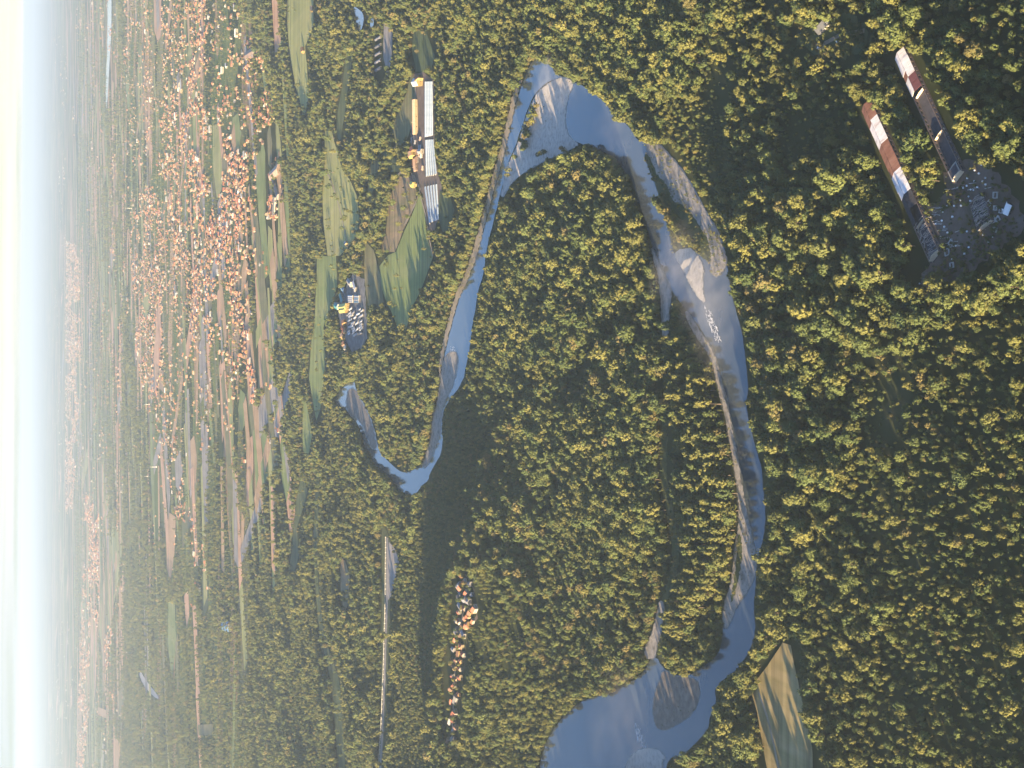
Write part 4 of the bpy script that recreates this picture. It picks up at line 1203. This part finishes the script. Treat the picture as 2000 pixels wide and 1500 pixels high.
for k in range(16):
    x, y = R.uniform(806, 828), R.uniform(265, 345)
    shed('low_shed', (x, y), (x + R.uniform(-.5, .5), y + R.uniform(6, 14)), R.uniform(2.5, 4.5), 2.2, .9, R.choice(['greywall', 'greywall', 'white']), R.choice(['tan', 'pale', 'grey', 'brown']),
         'narrow low shed among the cluttered nursery sheds', 'shed', 'low sheds cluttered around the nursery')

# ------------------------------------------------------------------ works site with coloured roofs
WORKS = [((673, 572), (679, 578), 9, 'roof_teal', 'teal'), ((668, 578), (672, 586), 8, 'roof_teal', 'teal')]
shed('warehouse', (669, 576), (674, 592), 10, 5, 1.6, 'white', 'teal', 'teal roofed warehouse at the left edge of the works site', 'warehouse')
shed('warehouse', (671, 601), (684, 599), 11, 8, 2, 'yellow', 'lime', 'bright yellow warehouse in the middle of the works site', 'warehouse')
shed('warehouse', (672, 607), (683, 605), 9, 8, 2, 'yellow', 'lime', 'second yellow warehouse beside the bright yellow one on the works site', 'warehouse')
shed('warehouse', (661, 596), (667, 600), 10, 7, 2, 'white', 'teal', 'pale green and teal building touching the wood by the works site', 'warehouse')
shed('warehouse', (670, 560), (676, 568), 9, 4, 1.5, 'greywall', 'blue', 'grey blue roofed shed at the upper left of the works site', 'warehouse')
shed('warehouse', (684, 548), (690, 556), 9, 5, 1.6, 'white', 'pale', 'long pale shed at the top of the works site', 'warehouse')
shed('warehouse', (694, 552), (698, 566), 9, 4, 1.4, 'greywall', 'pale', 'grey roofed shed beside the field track at the works site', 'warehouse')
for k in range(8):
    y = 579 + 2.6 * (k % 4) * 1.3; x = 683 if k < 4 else 695
    shed('container', (x, y), (x + 9, y + R.uniform(-.5, .5)), 3.2, 3, .35, R.choice(['white', 'white', 'cream']), R.choice(['pale', 'pale', 'blue']),
         'pale long container stacked in the upper rows of the works yard', 'container', 'containers in the works yard')
for k in range(44):
    x, y = R.uniform(680, 708), R.uniform(604, 660)
    shed('container', (x, y), (x + R.uniform(4, 7), y - R.uniform(2, 6)), 3.0, 2.6, .35, R.choice(['greywall', 'greywall', 'white']), R.choice(['grey', 'dark', 'pale', 'pale', 'pale']),
         'grey container standing askew in the lower half of the works yard', 'container', 'containers in the lower works yard')
for (x, y, wk, rk, lb) in [(676, 630, 'ochre', 'orange', 'orange house at the lower left of the works site'), (675, 640, 'yellow', 'tile', 'yellow house with red roof below the works site'), (677, 646, 'cream', 'tile', 'cream house with red roof next to the yellow house below the works'),
                           (673, 656, 'yellow', 'tan', 'square yellow house with tan roof below the works'), (676, 672, 'peach', 'orange', 'long peach house with orange roof below the works'), (680, 680, 'white', 'pale', 'white house with pale roof lowest below the works'),
                           (611, 568, 'yellow', 'tile', 'yellow farmhouse at the forest edge left of the works'), (611, 576, 'cream', 'orange', 'cream farmhouse with orange roof at the forest edge left of the works')]:
    shed('house', (x, y - 3), (x + 1, y + 3), 8, 5.5, 2.8, wk, rk, lb, 'house')
shed('shed', (613, 14), (614, 22), 8, 5, 2.5, 'yellow', 'tan', 'small yellow shed on the far side of the light meadow', 'shed')
shed('shed', (594, 94), (595, 102), 8, 5, 2.5, 'yellow', 'brown', 'yellow farmhouse at the lower corner of the light meadow', 'house')
shed('shed', (678, 474), (680, 478), 6, 4, 2, 'yellow', 'pale', 'tiny yellow hut beside the crossing tracks in the meadow', 'shed')
shed('warehouse', (438, 1222), (452, 1224), 26, 7, 2, 'white', 'blue', 'white and blue roofed hall alone in the lower left forest', 'hall')
shed('warehouse', (532, 345), (548, 330), 22, 6, 3, 'peach', 'tan', 'large barn with tan roof at the edge of the town fields', 'barn')
shed('warehouse', (540, 385), (538, 420), 16, 5, 2.5, 'white', 'grey', 'grey roofed farm hall in the group at the edge of the town fields', 'hall')
shed('warehouse', (536, 350), (546, 385), 14, 5, 2.0, 'greywall', 'dark', 'dark roofed long hall beside the large tan roofed barn', 'hall')
shed('warehouse', (484, 110), (500, 100), 20, 6, 3, 'white', 'tan', 'long tan roofed hall at the top end of the small hamlet', 'hall')
for (x, y, L) in [(392, 440, 40), (388, 400, 50), (352, 145, 40), (356, 158, 40), (350, 150, 50), (243, 720, 60), (345, 560, 40), (335, 380, 50)]:
    shed('warehouse', (x, y), (x + 1, y + L * .5), 26, 7, 2, R.choice(['white', 'cream', 'peach']), R.choice(['pale', 'grey', 'tan']), 'large flat hall among the houses of the town', 'hall', 'large halls in the town')

# old glasshouse ruin in the shaded strip
for k in range(5):
    y0 = 78 + 15 * k
    shed('glasshouse', (735, y0), (745, y0 + 8 - 14), 4, 2.0, .8, 'greywall', 'grey', 'broken pale glasshouse frame in the shaded strip behind the grey field', 'glasshouse', 'glasshouse frames in the shaded strip')

# masts on the plain
for x, y, h in [(258, 407, 36), (306, 912, 28), (294, 930, 26), (293, 790, 26)]:
    if h == 0: continue
    mb = MB(); mb.bar((0, 0, 0), (0, 0, h * .6), 1.0, 0, 8); mb.bar((0, 0, h * .6), (0, 0, h), .5, 0, 8); mb.box(-3, -3, 0, 3, 3, 3); mb.box(-2.2, -2.2, h * .58, 2.2, 2.2, h * .62)
    o = mb.build('mast', M['concrete'], None, at(x, y)); tag(o, 'tall thin pale mast rising above the plain at the far side of the town', 'mast', 'masts on the far plain')

# railway line along the dark wood: ballast, rails and a row of posts
A = [at(757, 1050), at(756, 1180), at(752, 1320), at(747, 1440), at(742, 1520)]
mb = MB()
for i in range(len(A) - 1):
    a, b = A[i], A[i + 1]; d = (b - a).normalized(); n_ = Vector((-d.y, d.x, 0))
    for off, wd, zz in ((0, 6, .5),):
        mb.add([a + n_ * wd + Vector((0, 0, zz)), b + n_ * wd + Vector((0, 0, zz)), b - n_ * wd + Vector((0, 0, zz)), a - n_ * wd + Vector((0, 0, zz))], [(0, 1, 2, 3)])
o = mb.build('road', M['field_grey']); o['kind'] = 'structure'
mb = MB()
for i in range(len(A) - 1):
    a, b = A[i], A[i + 1]; d = (b - a); n_ = Vector((-d.y, d.x, 0)).normalized() * -7.5; L = d.length
    mb.bar(a + n_ + Vector((0, 0, 1.5)), b + n_ + Vector((0, 0, 1.5)), .3, 0, 4)
    for k in range(int(L / 8)):
        p = a + d * (k * 8 / L) + n_; mb.box(p.x - .35, p.y - .35, p.z, p.x + .35, p.y + .35, p.z + 2.0)
o = mb.build('roadside_fence', M['concrete']); tag(o, 'long pale dotted fence running along the straight grey road below the dark wood', 'fence')

# ------------------------------------------------------------------ mist on the river
def mist(px, py, lx, ly, h, rz, dens, seed):
    w = at(px, py)
    bm = bmesh.new(); bmesh.ops.create_icosphere(bm, subdivisions=3, radius=1)
    for v in bm.verts:
        n_ = fbm(v.co.x * 2 + seed, v.co.y * 2 + v.co.z, seed, 2); v.co *= (.75 + .5 * float(n_))
    me = bpy.data.meshes.new('mist'); bm.to_mesh(me); bm.free()
    m, nt, nd, ln = newmat('mist')
    out = N(nt, 'ShaderNodeOutputMaterial'); pv = N(nt, 'ShaderNodeVolumePrincipled')
    pv.inputs['Color'].default_value = (.95, .96, 1, 1); pv.inputs['Anisotropy'].default_value = 0.1
    tc = N(nt, 'ShaderNodeTexCoord'); le = N(nt, 'ShaderNodeVectorMath', operation='LENGTH'); ln.new(tc.outputs['Object'], le.inputs[0])
    fo = N(nt, 'ShaderNodeMapRange'); fo.inputs['From Min'].default_value = .95; fo.inputs['From Max'].default_value = .2; ln.new(le.outputs['Value'], fo.inputs['Value'])
    no = N(nt, 'ShaderNodeTexNoise'); no.inputs['Scale'].default_value = 2.2; no.inputs['Detail'].default_value = 4; ln.new(tc.outputs['Object'], no.inputs['Vector'])
    nr = N(nt, 'ShaderNodeMapRange'); nr.inputs['From Min'].default_value = .38; nr.inputs['From Max'].default_value = .68; ln.new(no.outputs['Fac'], nr.inputs['Value'])
    mu = N(nt, 'ShaderNodeMath', operation='MULTIPLY'); ln.new(fo.outputs[0], mu.inputs[0]); ln.new(nr.outputs[0], mu.inputs[1])
    m2 = N(nt, 'ShaderNodeMath', operation='MULTIPLY'); m2.inputs[1].default_value = dens; ln.new(mu.outputs[0], m2.inputs[0])
    ln.new(m2.outputs[0], pv.inputs['Density']); ln.new(pv.outputs[0], out.inputs['Volume'])
    me.materials.append(m)
    o = bpy.data.objects.new('mist', me); C.objects.link(o); o['kind'] = 'stuff'
    o.location = w + Vector((0, 0, 2 + h * .8)); o.scale = (lx, ly, h); o.rotation_euler = (0, 0, rz)


mist(1082, 158, 26, 40, 9, .5, 0.0140, 3)
mist(1110, 190, 20, 60, 7, .3, 0.0060, 5)
mist(1210, 270, 60, 60, 7, .2, 0.0050, 6)
mist(1335, 520, 40, 60, 9, .4, 0.0130, 8)
mist(1395, 575, 45, 60, 9, .4, 0.0120, 9)
mist(1410, 660, 40, 60, 8, .5, 0.0070, 10)
mist(1225, 1430, 80, 90, 8, .5, 0.0050, 12)

# rapids
for poly, n in (([(1376, 596), (1390, 610), (1402, 640), (1410, 668), (1400, 668), (1390, 645), (1382, 622)], 130), ([(1241, 1412), (1252, 1420), (1258, 1445), (1264, 1462), (1250, 1458), (1243, 1440)], 70), ([(880, 676), (890, 678), (894, 700), (884, 706), (880, 690)], 40)):
    mb = MB(); xs = [p[0] for p in poly]; ys = [p[1] for p in poly]; k = 0
    while k < n:
        q = (R.uniform(min(xs), max(xs)), R.uniform(min(ys), max(ys)))
        if not inpoly(np.array([q]), poly)[0]: continue
        w = at(*q); a_ = R.gauss(.5, .35); l = R.uniform(.5, 2.2); d_ = Vector((math.cos(a_) * l, math.sin(a_) * l, 0)); e_ = Vector((-math.sin(a_), math.cos(a_), 0)) * R.uniform(.15, .4)
        w.z = .42 + .004 * k; mb.add([w - d_, w + e_, w + d_, w - e_], [(0, 3, 2, 1)]); k += 1
    o = mb.build('rapids', M['white_paint']); o['kind'] = 'stuff'

# ------------------------------------------------------------------ air
m, nt, nd, ln = newmat('haze')
out = N(nt, 'ShaderNodeOutputMaterial'); pv = N(nt, 'ShaderNodeVolumePrincipled')
pv.inputs['Color'].default_value = (0.57, 0.74, 0.94, 1); pv.inputs['Density'].default_value = 4.4e-5; pv.inputs['Anisotropy'].default_value = 0.33
ln.new(pv.outputs[0], out.inputs['Volume'])
mb = MB(); mb.box(-FAR - 500, -4600, -1.5, FAR + 500, FAR + 500, H + 45)
o = mb.build('haze', m); o['kind'] = 'stuff'

# ------------------------------------------------------------------ light
SUN_EL = rad(8.0)
ld = Vector((0.80, 0.60, 0)).normalized()            # the way the light travels over the ground
sun_dir = Vector((-ld.x * math.cos(SUN_EL), -ld.y * math.cos(SUN_EL), math.sin(SUN_EL)))
L = bpy.data.lights.new('sun', 'SUN'); L.energy = 5.0; L.angle = rad(0.5); L.color = (1.0, 0.74, 0.42)
so = bpy.data.objects.new('sun', L); C.objects.link(so)
so.rotation_euler = (-sun_dir).to_track_quat('-Z', 'Y').to_euler(); so.location = (0, 0, 3000)
W = bpy.data.worlds.new('World'); S.world = W; W.use_nodes = True
nt = W.node_tree; nt.nodes.clear(); ln = nt.links
out = N(nt, 'ShaderNodeOutputWorld'); bg = N(nt, 'ShaderNodeBackground'); bg.inputs['Strength'].default_value = 0.058
sky = N(nt, 'ShaderNodeTexSky'); sky.sky_type = 'NISHITA'; sky.sun_disc = False
sky.sun_elevation = SUN_EL; sky.sun_rotation = math.atan2(sun_dir.x, sun_dir.y); sky.altitude = 300; sky.dust_density = 1.0; sky.ozone_density = 1.2
tint = N(nt, 'ShaderNodeMix', data_type='RGBA', blend_type='MULTIPLY'); tint.inputs[0].default_value = 1; tint.inputs[7].default_value = (0.53, 0.76, 1.15, 1)
ln.new(sky.outputs[0], tint.inputs[6])
# low streaks of cloud along the horizon
tc = N(nt, 'ShaderNodeTexCoord'); mp = N(nt, 'ShaderNodeMapping'); mp.inputs['Scale'].default_value = (2.2, 2.2, 95); ln.new(tc.outputs['Generated'], mp.inputs['Vector'])
cn = N(nt, 'ShaderNodeTexNoise'); cn.inputs['Scale'].default_value = 1.6; cn.inputs['Detail'].default_value = 6; cn.inputs['Distortion'].default_value = .4; ln.new(mp.outputs[0], cn.inputs['Vector'])
cr = ramp(nt, [(0.36, (.25, .25, .25)), (0.58, (1, 1, 1))]); ln.new(cn.outputs['Fac'], cr.inputs['Fac'])
sz = N(nt, 'ShaderNodeSeparateXYZ'); ln.new(tc.outputs['Generated'], sz.inputs[0])
band = N(nt, 'ShaderNodeMapRange'); band.inputs['From Min'].default_value = .30; band.inputs['From Max'].default_value = .02; ln.new(sz.outputs['Z'], band.inputs['Value'])
cm = N(nt, 'ShaderNodeMath', operation='MULTIPLY'); ln.new(cr.outputs[0], cm.inputs[0]); ln.new(band.outputs[0], cm.inputs[1])
cl = N(nt, 'ShaderNodeMix', data_type='RGBA'); ln.new(cm.outputs[0], cl.inputs[0]); ln.new(tint.outputs[2], cl.inputs[6]); az = N(nt, 'ShaderNodeMapRange'); az.inputs['From Min'].default_value = -.28; az.inputs['From Max'].default_value = .22; ln.new(sz.outputs['X'], az.inputs['Value'])
cc = N(nt, 'ShaderNodeMix', data_type='RGBA'); ln.new(az.outputs[0], cc.inputs[0]); cc.inputs[6].default_value = (1.95, 2.15, 2.3, 1); cc.inputs[7].default_value = (3.0, 2.68, 2.25, 1)
ln.new(cc.outputs[2], cl.inputs[7])
ln.new(cl.outputs[2], bg.inputs['Color']); ln.new(bg.outputs[0], out.inputs[0])

# ------------------------------------------------------------------ camera
cd = bpy.data.cameras.new('camera'); co = bpy.data.objects.new('camera', cd); C.objects.link(co)
cd.sensor_fit = 'HORIZONTAL'; cd.sensor_width = 36; cd.lens = F / 2000 * 36; cd.clip_start = 1; cd.clip_end = 400000
mw = Matrix(((CX[0], CY[0], CZ[0], 0), (CX[1], CY[1], CZ[1], 0), (CX[2], CY[2], CZ[2], H), (0, 0, 0, 1)))
co.matrix_world = mw
S.camera = co
S.view_settings.view_transform = 'Standard'; S.view_settings.look = 'None'; S.view_settings.gamma = 1; S.view_settings.exposure = 2.9
cy = S.cycles
cy.max_bounces = 6; cy.diffuse_bounces = 2; cy.glossy_bounces = 2; cy.transmission_bounces = 4; cy.volume_bounces = 0; cy.transparent_max_bounces = 6
cy.use_denoising = True
